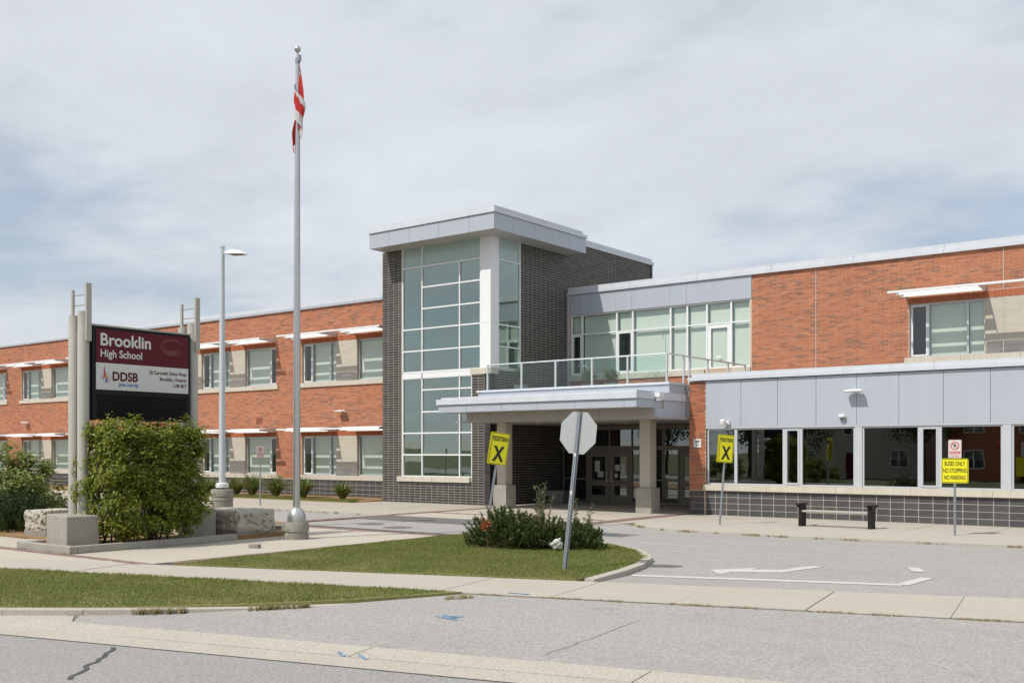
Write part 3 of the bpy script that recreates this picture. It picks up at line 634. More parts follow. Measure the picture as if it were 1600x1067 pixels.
bars = [(X0, X0 + .06, 1.07, 5.24), (X1 - w2, X1 + w2, 1.10, 5.03), (X2 - w2, X2 + w2, 1.10, 5.03), (X4 - .04, X4, 1.07, 5.03), (X0 + .06, X4 - .04, 1.07, 1.10), (X0 + .06, X4 - .04, 5.0, 5.03), (X0 + .06, X4, 5.215, 5.24), (X0 + .06, X1 - w2, 2.783, 2.837), (X0 + .06, X1 - w2, 1.913, 1.967)]
for z in rows_l[1:5]: bars += [(X1 + w2, X2 - w2, z - w2, z + w2), (X2 + w2, X4 - .04, z - w2, z + w2)]
cells = [(X0 + .06, X1 - w2, 2.837, 5.0, 'tower'), (X0 + .06, X1 - w2, 1.967, 2.783, 'tower'), (X0 + .06, X1 - w2, 1.10, 1.913, 'tower')]
for t_, b_ in zip(rows_l[:-1], rows_l[1:]): cells += [(X1 + w2, X2 - w2, b_ + w2, t_ - w2, 'tower'), (X2 + w2, X4 - .04, b_ + w2, t_ - w2, 'tower')]
lowf = curtain(cells, bars, 'V', VT + .02, 'curtain_wall_frame', 'tower')
B(MB().box(X0 + .06, X1 - w2, VT + .025, VT + .06, 5.035, 5.212), 'floor_band', M['white']); B(MB().box(X1 + w2, X4, VT + .025, VT + .06, 5.035, 5.212), 'floor_band', M['white'])
bars = [(31.08, 31.13, 5.27, TZ), (32.45, 32.5, 5.27, TZ), (31.13, 32.45, 9.44, 9.49), (31.13, 32.45, 6.94, 6.99), (31.13, 32.45, 6.1, 6.15), (31.13, 32.45, 5.27, 5.31)]
cells = [(31.13, 32.45, 9.49, TZ, 'spandrel'), (31.13, 32.45, 6.99, 9.44, 'tower'), (31.13, 32.45, 6.15, 6.94, 'tower'), (31.13, 32.45, 5.31, 6.1, 'tower')]
curtain(cells, bars, 'U', TU1, 'curtain_wall_frame', 'tower')
# inside of the stair tower
b = MB(); b.box(TU0 + .3, TU1 - .3, VT + 5.2, VT + 5.3, 0, TZ); b.box(TU0 + .3, TU1 - .3, VT + .32, VT + 5.2, -.1, .02); b.box(TU0 + .3, TU1 - .3, VT + 2.6, VT + 5.2, 4.15, 4.35); b.box(TU0 + .3, TU1 - .3, VT + .2, VT + 5.3, TZ - .02, TZ + .04)
B(b, 'tower_interior', M['inside'])
st = MB()
for i in range(13):
    z = .02 + i * .165; x = -28.6 + i * .28; st.box(x, x + .3, VT + 1.2, VT + 2.5, z, z + .165)
for i in range(12):
    z = 2.15 + i * .165; x = -25.3 - i * .28; st.box(x - .3, x, VT + 2.6, VT + 3.9, z, z + .165)
stair = B(st, 'stair', M['inside']); B(MB().tube((-28.5, VT + 1.15, 1.0), (-25.0, VT + 1.15, 3.1), .03), 'handrail', M['taupe'], stair)
# roof slab with fascia panels
RU0, RU1, RV0, RV1 = -30.1, -23.62, 29.6, 35.7
B(MB().box(RU0 + .02, RU1 - .02, RV0 + .02, RV1 - .02, 10.29, 10.36), 'tower_soffit', M['soffit']); B(MB().box(RU0 + .05, RU1 - .05, RV0 + .05, RV1 - .05, 10.36, 11.0), 'roof_core', M['roof'])
seams = [RU0, -28.99, -27.89, -26.36, -24.84, RU1]
for a, c in zip(seams[:-1], seams[1:]): B(MB().box(a + .006, c - .006, RV0, RV0 + .03, 10.27, 10.86), 'fascia_panel', M['panel'])
seams = [RV0 + .03, 30.74, 32.16, 33.27, 34.4, RV1]
for a, c in zip(seams[:-1], seams[1:]):
    B(MB().box(RU1 - .03, RU1, a + .006, c - .006, 10.27, 10.86), 'fascia_panel', M['panel']); B(MB().box(RU0, RU0 + .03, a + .006, c - .006, 10.27, 10.86), 'fascia_panel', M['panel'])
b = MB(); b.box(RU0 - .05, RU1 + .05, RV0 - .05, RV1 + .04, 10.875, 11.0); b.box(RU0 - .02, RU1 + .02, RV0 - .02, RV1 - .25, 11.0, 11.12); B(b, 'tower_coping', M['coping'])
b = MB(); b.box(TU0 - .04, TU1 + .05, RV1 + .05, TB + .05, 10.9, 11.05); b.box(TU0, TU1 + .01, RV1 + .05, TB - .1, 11.05, 11.18); B(b, 'tower_coping', M['coping'])

# ---- upper entrance wing: glazing, fascia and brick
UR = 2.0
ed = [-24.44, -23.91, -22.21, -21.46, -19.74, -19.01, -18.17, -17.16, -16.38]
owin = (-10.61, -8.22, Z_SILL2, Z_HEAD2); owin2 = (-5.4, -3.1, Z_SILL2, Z_HEAD2)
B(wall_cells(TU1, UR, -.1, Z_TOP, [(ed[0], ed[-1], 5.23, 7.76), owin, owin2, (-24.5, -16.2, -.1, 3.1), (-15.5, UR, .5, 3.2)], VU, .3), 'wall', M['mortar'])
P_(rects_mesh('bricks', brick_rects(TU1 + .01, UR, 4.3, Z_TOP, [(TU1 + .15, ed[-1] + .08, 5.0, 9), (-10.63, UR, 5.0, 7.27)], BRL, BRH, 1/3, J), 'V', VU, .004, M['brick']), 'brickwork', kind='stuff')
P_(rects_mesh('soldiers', soldiers(-10.63, UR, 7.033), 'V', VU, .012, M['soldier']), 'soldier_course', kind='stuff')
pieces(brick_rects(-8.2, -5.42, 5.65, 7.03, [], .6, .1, 1/3, .006), VU, .003, M['beige'], 'beige_block'); P_(rects_mesh('beige_courses', brick_rects(-3.08, UR, 5.65, 7.03, [], .6, .1, 1/3, .005), 'V', VU, .002, M['beige']), 'beige_pier', kind='stuff')
P_(rects_mesh('grey_courses', brick_rects(-8.2, -5.42, 5.23, 5.65, [], .6, .1, 1/3, .005) + brick_rects(-3.08, UR, 5.23, 5.65, [], .6, .1, 1/3, .005), 'V', VU, .004, M['greyb']), 'grey_band', kind='stuff')
for a in (-13.86, -7.67): B(MB().box(a - .012, a + .012, VU - .0115, VU, 4.6, Z_TOP), 'control_joint', M['dmortar'])
for i in range(7): B(MB().box(-10.75 + i * 1.8, -10.75 + i * 1.8 + 1.79, VU - .07, VU + .2, 5.02, 5.226), 'window_sill', M['stone'])
window(*owin[:2], Z_SILL2, Z_HEAD2, VU, [0, .25, .77, 1], 'obb'); window(*owin2[:2], Z_SILL2, Z_HEAD2, VU, [0, .25, .77, 1], 'obb')
sunshade(-10.95, UR, [owin[:2], owin2[:2]], VU, Z_HEAD2 + .29)
b = MB()
for x in ed: b.box(x - .035, x + .035, VU + .03, VU + .13, 5.23, 7.76)
for a, c in zip(ed[:-1], ed[1:]):
    for z in (5.255, 6.94, 7.735): b.box(a + .035, c - .035, VU + .035, VU + .12, z - .027, z + .027)
gf = B(b, 'glazing_frame', M['white'])
for i, (a, c) in enumerate(zip(ed[:-1], ed[1:])):
    a += .035; c -= .035
    B(MB().box(a, c, VU + .075, VU + .085, 6.967, 7.708), 'pane', GL['win'], gf); B(MB().box(a, c, VU + .2, VU + .205, 6.95, 7.70), 'blind', M['blind'], gf)
    if i == 6:
        d = MB(); d.box(a, a + .13, VU + .05, VU + .11, 4.62, 6.913); d.box(c - .13, c, VU + .05, VU + .11, 4.62, 6.913); d.box(a + .13, c - .13, VU + .05, VU + .11, 6.76, 6.913); d.box(a + .13, c - .13, VU + .05, VU + .11, 4.62, 4.9)
        dr = B(d, 'terrace_door', M['white']); B(MB().box(a + .13, c - .13, VU + .075, VU + .085, 4.9, 6.76), 'pane', GL['win'], dr); B(MB().box(a + .13, c - .13, VU + .15, VU + .155, 4.9, 6.75), 'blind', M['blind'], dr); B(MB().box(a + .38, c - .38, VU + .03, VU + .05, 5.62, 5.7), 'handle', M['white'], dr)
        continue
    if i in (0, 2):
        s = MB(); s.box(a, a + .06, VU + .04, VU + .11, 5.282, 6.913); s.box(c - .06, c, VU + .04, VU + .11, 5.282, 6.913); s.box(a + .06, c - .06, VU + .04, VU + .11, 6.853, 6.913); s.box(a + .06, c - .06, VU + .04, VU + .11, 5.282, 5.342); B(s, 'sash', M['white'], gf)
        B(MB().box(a + .06, c - .06, VU + .075, VU + .085, 5.342, 6.853), 'pane', GL['win'], gf)
    else:
        B(MB().box(a, c, VU + .075, VU + .085, 5.282, 6.913), 'pane', GL['win'], gf); B(MB().box(a, c, VU + .2, VU + .205, 5.27, 6.92), 'blind', M['blind'], gf)
B(MB().box(ed[0] - .05, -18.25, VU - .06, VU + .2, 5.0, 5.225), 'window_sill', M['stone']); B(MB().box(-17.1, ed[-1] + .02, VU - .06, VU + .2, 5.0, 5.225), 'window_sill', M['stone'])
B(MB().box(-24.57, -24.49, VU - .1, VU - .02, 4.5, Z_TOP), 'downpipe', M['alu'])
pe = [-24.46, -23.91, -22.21, -21.46, -19.74, -19.01, -16.32]
for a, c in zip(pe[:-1], pe[1:]): B(MB().box(a + .005, c - .005, VU - .03, VU, 7.77, Z_TOP - .01), 'fascia_panel', M['panel'])
for i in range(9):
    a = TU1 + .03 + i * 3.02; c = min(a + 3.01, UR)
    if a < UR: B(MB().box(a, c, VU - .1, VU + .5, Z_TOP + .004, Z_TOP + .13), 'coping', M['coping']); B(MB().box(a, c, VU - .05, VU + .5, Z_TOP + .13, Z_TOP + .30), 'coping', M['coping'])
B(MB().box(TU1, UR, VU + .31, 52, Z_TOP + .02, Z_TOP + .1), 'roof', M['roof'])
b = MB(); b.box(TU1, UR, VU + 3.2, VU + 3.3, 0, Z_TOP); b.box(TU1, UR, VU + .3, VU + 3.2, 4.1, 4.3); B(b, 'room_shell', M['inside'])
B(MB().box(UR - .2, UR, VT + .3, 52, -.1, 4.4), 'end_wall', M['mortar']); B(MB().box(UR - .2, UR, VU + .3, 52, 4.4, Z_TOP), 'end_wall', M['mortar'])

# ---- low front block with ribbon windows
LU0, LU1 = -15.55, UR
B(wall_cells(LU0, LU1, -.2, .8, [], VT - .0, .25), 'plinth', M['dmortar']); blocks(LU0 + .002, LU1, VT, 0, .8, LU0, -5.6)
for i in range(8): B(MB().box(LU0 - .06 + i * 2.2, LU0 - .06 + i * 2.2 + 2.192, VT - .09, VT + .25, .803, .992), 'window_sill', M['stone'])
def ribbon_win(edges, cols):
    b = MB(); z0, z1 = .995, 2.81; fr = .05
    b.box(edges[0][0] - fr, edges[-1][1] + fr, VT + .02, VT + .1, z0, z0 + fr); b.box(edges[0][0] - fr, edges[-1][1] + fr, VT + .02, VT + .1, z1 - fr, z1)
    xs = [edges[0][0] - fr, edges[0][0]]
    b.box(edges[0][0] - fr, edges[0][0], VT + .02, VT + .1, z0 + fr, z1 - fr); b.box(edges[-1][1], edges[-1][1] + fr, VT + .02, VT + .1, z0 + fr, z1 - fr)
    for (p, q), (r, s) in zip(edges[:-1], edges[1:]): b.box(q, r, VT + .015, VT + .1, z0 + fr, z1 - fr)
    f_ = B(b, 'ribbon_window', M['frame'])
    for i, (p, q) in enumerate(edges):
        if i in cols:
            s = MB(); s.box(p, p + .05, VT, VT + .08, z0 + fr, z1 - fr); s.box(q - .05, q, VT, VT + .08, z0 + fr, z1 - fr); s.box(p + .05, q - .05, VT, VT + .08, z0 + fr, z0 + fr + .05); s.box(p + .05, q - .05, VT, VT + .08, z1 - fr - .05, z1 - fr); B(s, 'sash', M['frame'], f_)
        B(MB().box(p, q, VT + .055, VT + .065, z0 + fr, z1 - fr), 'pane', GL['dark'], f_)
ribbon_win([(-15.45, -14.55), (-14.45, -12.92), (-12.82, -12.38), (-12.28, -10.70)], (2,)); ribbon_win([(-10.38, -8.84), (-8.74, -8.28), (-8.18, -6.63)], (1,)); ribbon_win([(-6.30, -4.78), (-4.68, -4.22), (-4.12, -2.55)], (1,)); ribbon_win([(-2.25, -.7), (-.6, -.15), (-.05, 1.5)], (1,))
for a, c in ((-10.645, -10.435), (-6.575, -6.355), (-2.495, -2.305), (1.555, UR)): B(MB().box(a, c, VT - .01, VT + .2, .995, 2.81), 'window_post', M['frame'])
B(MB().box(LU0, LU1, VT - .02, VT + .25, 2.812, 2.86), 'window_head', M['frame'])
for i in range(15):
    a = LU0 + i * 1.2375
    if a < LU1 - .1: B(MB().box(a + .006, min(a + 1.2375, LU1) - .006, VT - .015, VT + .03, 2.863, 4.36), 'cladding_panel', M['panel'])
B(MB().box(LU0, LU1, VT + .035, VT + .3, 2.86, 4.4), 'wall', M['dark'])
B(MB().box(-16.15, LU0 - .003, VT + .012, VD, -.1, 4.36), 'entrance_pier', M['mortar'])
shared = {}
def pier_brick(p, q, z0, z1, plane):
    key = (round(q - p, 3), plane)
    if key not in shared: shared[key] = (MB().box(0, key[0], 0, .06, 0, z1 - z0) if plane == 'V' else MB().box(0, .06, 0, key[0], 0, z1 - z0)).mesh('brick', M['brick'])
    o = bpy.data.objects.new('brick', shared[key]); COL.objects.link(o); o.parent = SB; o.matrix_parent_inverse = Matrix.Translation(-wloc(SB))
    o.location = (p, VT + random.uniform(-.002, .002), z0) if plane == 'V' else (-16.16, p, z0)
for (p, q, a, c) in brick_rects(-16.15, LU0 - .004, .82, 4.36, [], BRL, BRH, 1/3, J): pier_brick(p, q, a, c, 'V')
P_(rects_mesh('bricks', brick_rects(VT + .07, VD, .82, 4.36, [], BRL, BRH, 1/3, J), 'U', -16.15, .009, M['brick'], sign=-1), 'brickwork', kind='stuff')
blocks(-16.15, LU0 - .002, VT, 0, .8, -16.2, -15)
P_(rects_mesh('blocks', brick_rects(VT + .04, VD, 0, .8, [], .4, .2, 0, .011), 'U', -16.15, .012, M['block'], sign=-1), 'blockwork', kind='stuff')
for i in range(7):
    a = -16.17 + i * 2.6; c = min(a + 2.594, LU1)
    B(MB().box(a, c, VT - .1, VT + .5, 4.385, 4.50), 'coping', M['coping']); B(MB().box(a + (.12 if i == 0 else 0), c, VT - .04, VT + .5, 4.50, 4.62), 'coping', M['coping'])
B(MB().box(-16.1, LU1, VT + .3, VU, 4.3, 4.38), 'roof', M['roof'])
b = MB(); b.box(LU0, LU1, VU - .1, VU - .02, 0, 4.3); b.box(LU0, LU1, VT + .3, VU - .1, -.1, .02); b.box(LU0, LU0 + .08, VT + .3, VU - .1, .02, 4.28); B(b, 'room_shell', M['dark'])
wall_lamp(-10.61, VT - .015, 3.86)
q = MB(); q.tube((-14.75, VT - .02, 3.0), (-14.75, VT - .2, 2.97), .035); q.box(-14.82, -14.68, VT - .12, VT - .015, 2.93, 3.05); c_ = B(q, 'security_camera', M['white']); B(MB().lathe([(.0, -.11), (.07, -.09), (.1, -.02), (.1, .07), (.05, .1)], 14, (-14.83, VT - .24, 3.0)), 'camera_dome', M['white'], c_, smooth=True)
q = MB(); q.lathe([(.01, -.06), (.08, -.05), (.11, 0), (.09, .05)], 14, (-11.01, VT - .09, 3.12)); c_ = B(q, 'security_camera', M['white'], smooth=True); B(MB().lathe([(.0, -.085), (.06, -.07), (.075, -.045)], 12, (-11.01, VT - .09, 3.12)), 'camera_lens', M['black'], c_)

# ---- entrance: porch, doors and canopy
CU0, CU1 = -24.4, -16.27
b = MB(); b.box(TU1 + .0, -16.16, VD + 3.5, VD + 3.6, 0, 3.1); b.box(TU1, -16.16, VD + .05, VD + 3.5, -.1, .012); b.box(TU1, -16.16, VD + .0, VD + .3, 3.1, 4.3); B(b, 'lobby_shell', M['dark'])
ft = MB(); z_t = 2.29
ex = [-24.45, -23.87, -23.29, -21.16, -20.55, -20.07, -19.08, -17.0, -16.25]
ft.box(TU1 + .02, -16.2, VD - .05, VD + .05, 2.94, 3.1); ft.box(TU1 + .02, -16.2, VD - .04, VD + .04, 2.13, 2.29)
for x in ex: ft.box(x - .035, x + .035, VD - .045, VD + .045, .0, 2.13)
for x in (-24.45, -23.29, -22.2, -21.16, -20.07, -18.6, -17.4, -16.3): ft.box(x - .03, x + .03, VD - .042, VD + .042, 2.29, 2.94)
for a, c in ((-24.415, -23.905), (-23.835, -23.325), (-21.125, -20.585), (-20.515, -20.105), (-20.035, -19.115)): ft.box(a, c, VD - .03, VD + .03, .0, .1); ft.box(a, c, VD - .03, VD + .03, .92, .99)
ent = B(ft, 'entrance_frame', M['taupe'])
for a, c in ((-24.415, -23.905), (-23.835, -23.325), (-21.125, -20.585), (-20.515, -20.105), (-20.035, -19.115)):
    B(MB().box(a, c, VD - .005, VD + .005, .1, .92), 'pane', GL['dark'], ent); B(MB().box(a, c, VD - .005, VD + .005, .99, 2.13), 'pane', GL['dark'], ent)
for a, c in zip((-24.42, -23.26, -22.17, -21.13, -20.04, -18.57, -17.37), (-23.32, -22.23, -21.19, -20.1, -18.63, -17.43, -16.33)): B(MB().box(a, c, VD - .005, VD + .005, 2.29, 2.94), 'pane', GL['dark'], ent)
def door(a, c, hinge, papers):
    b = MB(); s_ = .2; d0, d1 = VD - .03, VD + .02
    b.box(a, a + s_, d0, d1, .01, 2.12); b.box(c - s_, c, d0, d1, .01, 2.12); b.box(a + s_, c - s_, d0, d1, 1.86, 2.12); b.box(a + s_, c - s_, d0, d1, .70, .92); b.box(a + s_, c - s_, d0, d1, .01, .32)
    d = B(b, 'door', M['taupe']); B(MB().box(a + s_, c - s_, VD - .008, VD, .92, 1.86), 'pane', GL['dark'], d); B(MB().box(a + s_, c - s_, VD - .008, VD, .32, .70), 'pane', GL['dark'], d)
    hx = c - .1 if hinge == 'l' else a + .1
    h = MB(); h.tube((hx, VD - .08, .92), (hx, VD - .08, 1.28), .014); h.box(hx - .015, hx + .015, VD - .09, d0, .92, .95); h.box(hx - .015, hx + .015, VD - .09, d0, 1.25, 1.28); B(h, 'handle', M['brushed'], d); B(MB().box(hx - .05, hx + .05, VD - .06, d0, .86, .89), 'lock', M['white'], d)
    for (x, z, w_, h_) in papers: B(MB().box(a + x, a + x + w_, VD - .013, VD - .01, z, z + h_), 'notice', M['offwhite'], d)
door(-23.25, -22.21, 'l', [(.34, 1.25, .24, .45), (.47, 1.03, .28, .24)]); door(-22.19, -21.2, 'r', [(.24, 1.3, .22, .24), (.22, 1.02, .14, .17), (.52, 1.12, .2, .48)]); door(-19.04, -18.02, 'l', [(.45, 1.1, .3, .5)]); door(-18.0, -17.04, 'r', [])
# columns
for i, (x, y) in enumerate(((-23.15, 29.62), (-17.5, 30.2))):
    b = MB(); b.box(x - .2, x + .2, y - .2, y + .2, .85, 3.12)
    cl_ = B(b, 'canopy_column', M['colum'], bevel=.01); B(MB().box(x - .3, x + .3, y - .3, y + .3, -.05, .85), 'column_base', M['conc'], cl_, bevel=.02); B(MB().box(x + .202, x + .23, y - .1, y + .16, .86, 3.1), 'cover_strip', M['colum'], cl_)
# canopy, two tiers
B(MB().box(CU0 + .03, CU1 - .03, 27.43, VT - .02, 3.445, 3.9), 'canopy_core', M['soffit'])
fs = [CU0, -24.05, -23.1, -21.55, -20.05, -18.55, -16.72, CU1]
for a, c in zip(fs[:-1], fs[1:]): B(MB().box(a + .006, c - .006, 27.4, 27.428, 3.44, 3.70), 'fascia_panel', M['panel'])
for a, c in ((27.43, 28.85),): B(MB().box(CU1 - .028, CU1, a, c, 3.44, 3.70), 'fascia_panel', M['panel']); B(MB().box(CU0, CU0 + .028, a, c + 1.6, 3.44, 3.70), 'fascia_panel', M['panel'])
b = MB(); b.box(CU0 - .05, CU1 + .03, 27.34, VT - .06, 3.71, 3.90); b.box(CU0 + .15, CU1 + .015, 27.38, VT - .06, 3.90, 3.96); B(b, 'canopy_coping', M['coping'])
bs = [-24.02, -23.75, -22.9, -21.45, -19.95, -18.35, CU1]
for a, c in zip(bs[:-1], bs[1:]): B(MB().box(a + .005, c - .005, 28.5, 28.53, 3.105, 3.438), 'beam_panel', M['soffit'])
for a, c in ((28.54, 29.1), (29.1, 29.85), (29.85, 30.57)): B(MB().box(CU1 - .03, CU1 - .002, a + .005, c - .005, 3.105, 3.70 if a > 28.9 else 3.438), 'beam_panel', M['panel'])
B(MB().box(-24.02, -23.99, 28.53, VT - .02, 3.105, 3.438), 'beam_panel', M['panel'])
B(MB().box(TU1 + .02, -16.17, 28.54, VD - .06, 3.12, 3.16), 'porch_ceiling', M['soffit']); B(MB().box(-24.0, CU1 - .04, 28.54, VT - .03, 3.165, 3.44), 'canopy_core', M['soffit'])
for (x, y) in ((-22.6, 31), (-20.2, 31), (-17.6, 31), (-22.6, 33.3), (-20.2, 33.3), (-17.6, 33.3)): B(MB().lathe([(.11, 0), (.11, -.012), (.08, -.016)], 16, (x, y, 3.12)), 'downlight', M['white'])
B(MB().box(-24.3, -16.3, 29.5, 29.53, 3.965, 4.24), 'upper_fascia', M['panel']); B(MB().box(-16.33, -16.3, 29.53, VT - .02, 3.965, 4.24), 'upper_fascia', M['panel']); B(MB().box(-24.35, -16.27, 29.45, VT + .0, 4.245, 4.32), 'canopy_coping', M['coping'])
b = MB(); b.box(-24.28, -16.34, 29.54, VT, 3.96, 4.24); b.box(TU1 + .01, -16.16, VT + .001, VU - .01, 3.17, 4.26); B(b, 'terrace_slab', M['roof'])
q = MB().box(-16.26, -16.06, 28.45, 28.75, 3.78, 3.93); q.box(-16.22, -16.1, 28.5, 28.7, 3.68, 3.78); B(q, 'flood_light', M['white'])
# railing of the terrace
rx = [-24.01, -22.43, -20.93, -19.4, -17.98, -16.5]
b = MB(); b.tube((-24.03, 29.7, 5.26), (-16.5, 29.7, 5.26), .028); b.tube((-16.45, 29.7, 5.26), (-16.45, 35.6, 5.26), .028)
rail = B(b, 'railing', M['alu'])
for x in rx: B(MB().box(x - .028, x + .028, 29.67, 29.73, 4.32, 5.24), 'post', M['alu'], rail)
for y in (30.75, 31.15, 32.5, 34.1, 35.5): B(MB().box(-16.48, -16.42, y - .028, y + .028, 4.32, 5.24), 'post', M['alu'], rail)
for a, c in zip(rx[:-1], rx[1:]): B(MB().box(a + .05, c - .05, 29.695, 29.705, 4.36, 5.2), 'glass_panel', GL['rail'], rail)
B(MB().tube((-16.56, 29.72, 5.2), (-16.56, 29.72, 6.0), .008).tube((-16.64, 29.72, 5.78), (-16.64, 29.72, 5.9), .012), 'aerial', M['galv'], rail)
nt_ = thing('wall_notice', (-15.85, VT - .02, 2.2), 'small white notice screwed to the brick entrance pier', 'notice')
MB().box(-.14, .14, -.004, .008, 0, .28).build('plate', M['offwhite'], nt_, local=True)
for z, w_ in ((.2, .16), (.16, .12), (.08, .13)): MB().box(-w_ / 2, w_ / 2, -.007, -.004, z, z + .025).build('print', M['blackp'], nt_, local=True)
# ------------------------------------------------------------------ school sign in its planter
pk = thing('planter_kerb', (-20.6, 13, 0), 'low concrete kerb round the mulch bed under the school sign', 'planter')
def pb(x0, x1, y0, y1): MB().box(x0, x1, y0, y1, -.1, .15).build('kerb_stone', M['conc'], pk, bevel=.012)
pb(-21.75, -19.62, 10.95, 11.12); pb(-19.79, -19.62, 11.13, 13.1); pb(-19.79, -19.62, 13.11, 15.05); pb(-21.75, -21.58, 11.13, 17.0)
MB().box(-21.57, -19.8, 11.13, 16.9, -.05, .1).build('mulch_fill', M['mulch'], pk)
sg = thing('school_sign', (-20.6, 13.2, .1), 'school name sign on paired grey posts, maroon and white with a black message board', 'sign')
def S(b, name, m, parent=None, **k): return b.build(name, m, parent or sg, **k)
SX = -20.585                                                # front plane of the panel faces +x
for by, bx in ((11.66, -20.78), (14.75, -21.0)): S(MB().box(-.68, .68, -.33, .33, .05, .72).xform(Matrix.Translation((bx, by, 0)) @ Matrix.Rotation(R(-12), 4, 'Z')), 'concrete_base', M['conc'], bevel=.02)
for k_, (vy, top) in enumerate(((11.90, 5.06), (14.63, 5.06))):
    x1, x2 = -21.12, -20.76
    for x in (x1, x2): S(MB().lathe([(.125, .72), (.125, top - .42), (.118, top - .40), (.118, top - (.07 if x == x1 else 0))], 20, (x, vy, 0)), 'post', M['sposts'], smooth=True)
    S(MB().box(x1 - .06, x1 + .01, vy - .05, vy + .0, top - .4, 5.55), 'post_fin', M['sposts']); S(MB().box(x2 + .1, x2 + .17, vy - .03, vy + .09, 4.42, 5.66), 'post_fin', M['sposts'])
    for z in (5.2, 5.42): S(MB().tube((x1, vy - .02, z), (x2 + .12, vy + .02, z), .012), 'cross_rod', M['brushed'])
Y0, Y1 = 12.03, 14.47
S(MB().box(SX - .34, SX - .03, Y0, Y1, 2.74, 4.76), 'sign_cabinet', M['black']); S(MB().box(SX - .36, SX + .0, Y0 + .0, Y1, 4.765, 4.80), 'cabinet_cap', M['sposts'])
ya, yb = 12.10, 14.40
fp = S(MB().box(SX - .028, SX - .012, ya, yb, 3.98, 4.70), 'name_panel', M['maroon']); ap = S(MB().box(SX - .028, SX - .012, ya, yb, 3.40, 3.978), 'address_panel', M['offwhite'])
S(MB().box(SX - .028, SX - .006, ya, yb, 3.30, 3.335), 'frame_bar', M['black']); S(MB().box(SX - .028, SX - .014, ya + .04, yb - .04, 2.80, 3.28), 'message_board', M['screen'])
def sm(y, z, off=-.0105): return Matrix(((0, 0, 1, SX + off), (1, 0, 0, y), (0, 1, 0, z), (0, 0, 0, 1)))
def st_(s, size, m, y, z, par, **k): return text('lettering', s, size, m, sm(y, z), par, local=True, **k)
st_('Brooklin', .37, M['offwhite'], ya + .10, 4.36, fp, bold=.008, width=1.22)
st_('High School', .23, M['offwhite'], ya + .10, 4.11, fp, bold=.004, width=1.0)
st_('DDSB', .27, M['maroon'], ya + .38, 3.61, ap, bold=.009, width=.62)
st_('Ignite Learning', .105, M['bluep'], ya + .52, 3.495, ap, bold=.002, shear=.25, width=.49)
for i, s_ in enumerate(('20 Carnwith Drive West', 'Brooklin, Ontario', 'L1M 0K7')): st_(s_, .115, M['maroon'], yb - .05, 3.80 - i * .135, ap, align='RIGHT', bold=.0022, width=(.97, .70, .36)[i])
def curve_strip(pts, w, m, par, name, off=-.0095):
    b = MB()
    for i in range(len(pts) - 1):
        (y0, z0), (y1, z1) = pts[i], pts[i+1]; t_ = Vector((y1 - y0, z1 - z0)).normalized(); n_ = Vector((-t_.y, t_.x)); wa = w(i / (len(pts) - 1)) if callable(w) else w; wb = w((i + 1) / (len(pts) - 1)) if callable(w) else w
        b.add([(SX + off, y0 - n_.x * wa, z0 - n_.y * wa), (SX + off, y1 - n_.x * wb, z1 - n_.y * wb), (SX + off, y1 + n_.x * wb, z1 + n_.y * wb), (SX + off, y0 + n_.x * wa, z0 + n_.y * wa)], [(0,1,2,3)])
    b.build(name, m, par)
yc, zc = ya + .23, 3.66
curve_strip([(yc + .105 * math.cos(a), zc + .105 * math.sin(a)) for a in np.linspace(.9, 2 * math.pi + .4, 26)], .007, M['galv'], ap, 'emblem_ring')
curve_strip([(yc - .06 + .0 * t, zc - .02 + .05 * t) if t < .2 else (yc - .06 + .06 * (t - .2) + .02 * math.sin(t * 6), zc - .02 + .28 * t) for t in np.linspace(0, 1, 12)], lambda t: .035 * (1 - t) * (.4 + t) + .002, M['redp'], ap, 'emblem_flame', -.009)
curve_strip([(yc + .01 + .02 * math.sin(t * 5), zc - .07 + .14 * t) for t in np.linspace(0, 1, 9)], lambda t: .03 * math.sin(math.pi * (t * .85 + .12)), M['orangep'], ap, 'emblem_flame', -.0092)
curve_strip([(yc + .0, zc - .095 + .1 * t) for t in np.linspace(0, 1, 7)], lambda t: .022 * math.sin(math.pi * (t * .8 + .15)), M['bluep'], ap, 'emblem_flame', -.0085)
faint = mat('faint_maroon', (.16, .035, .04), .35, var=.2)
for r_, a0, a1 in ((.30, .2, 3.6), (.25, 2.5, 5.9), (.19, 3.0, 6.2), (.13, 3.4, 6.6)): curve_strip([(yb - .42 + r_ * 1.05 * math.cos(a), 4.42 + r_ * .62 * math.sin(a)) for a in np.linspace(a0, a1, 18)], lambda t: .018 * math.sin(math.pi * t) + .002, faint, fp, 'faint_swirl')

# ------------------------------------------------------------------ flagpole, flag, lamp
FX, FY = -18.85, 16.15
fpole = thing('flagpole', (FX, FY, 0), 'tall tapered brushed metal flagpole on a round concrete footing in the plaza', 'flagpole', rot=(R(.1), R(.32), 0))
MB().lathe([(.285, -.05), (.285, .13), (.265, .145), (.265, .17), (.29, .19), (.29, .36), (.27, .40)], 28).build('footing', M['concb'], fpole, local=True, smooth=True)
MB().lathe([(.21, .40), (.215, .5), (.20, .58), (.16, .68), (.10, .74), (.085, .75)], 28).build('base_collar', M['brushed'], fpole, local=True, smooth=True)
MB().lathe([(.082, .7), (.08, 5), (.066, 8), (.046, 11.1), (.042, 11.25)], 20).build('pole', M['brushed'], fpole, local=True, smooth=True)
MB().lathe([(.001, 11.43), (.04, 11.44), (.068, 11.475), (.08, 11.515), (.068, 11.555), (.04, 11.59), (.001, 11.60)], 18).build('ball_finial', M['brushed'], fpole, local=True, smooth=True)
MB().lathe([(.055, 11.18), (.055, 11.3), (.03, 11.32), (.02, 11.42)], 14).box(.03, .1, -.03, .03, 11.22, 11.36).build('truck', M['galv'], fpole, local=True)
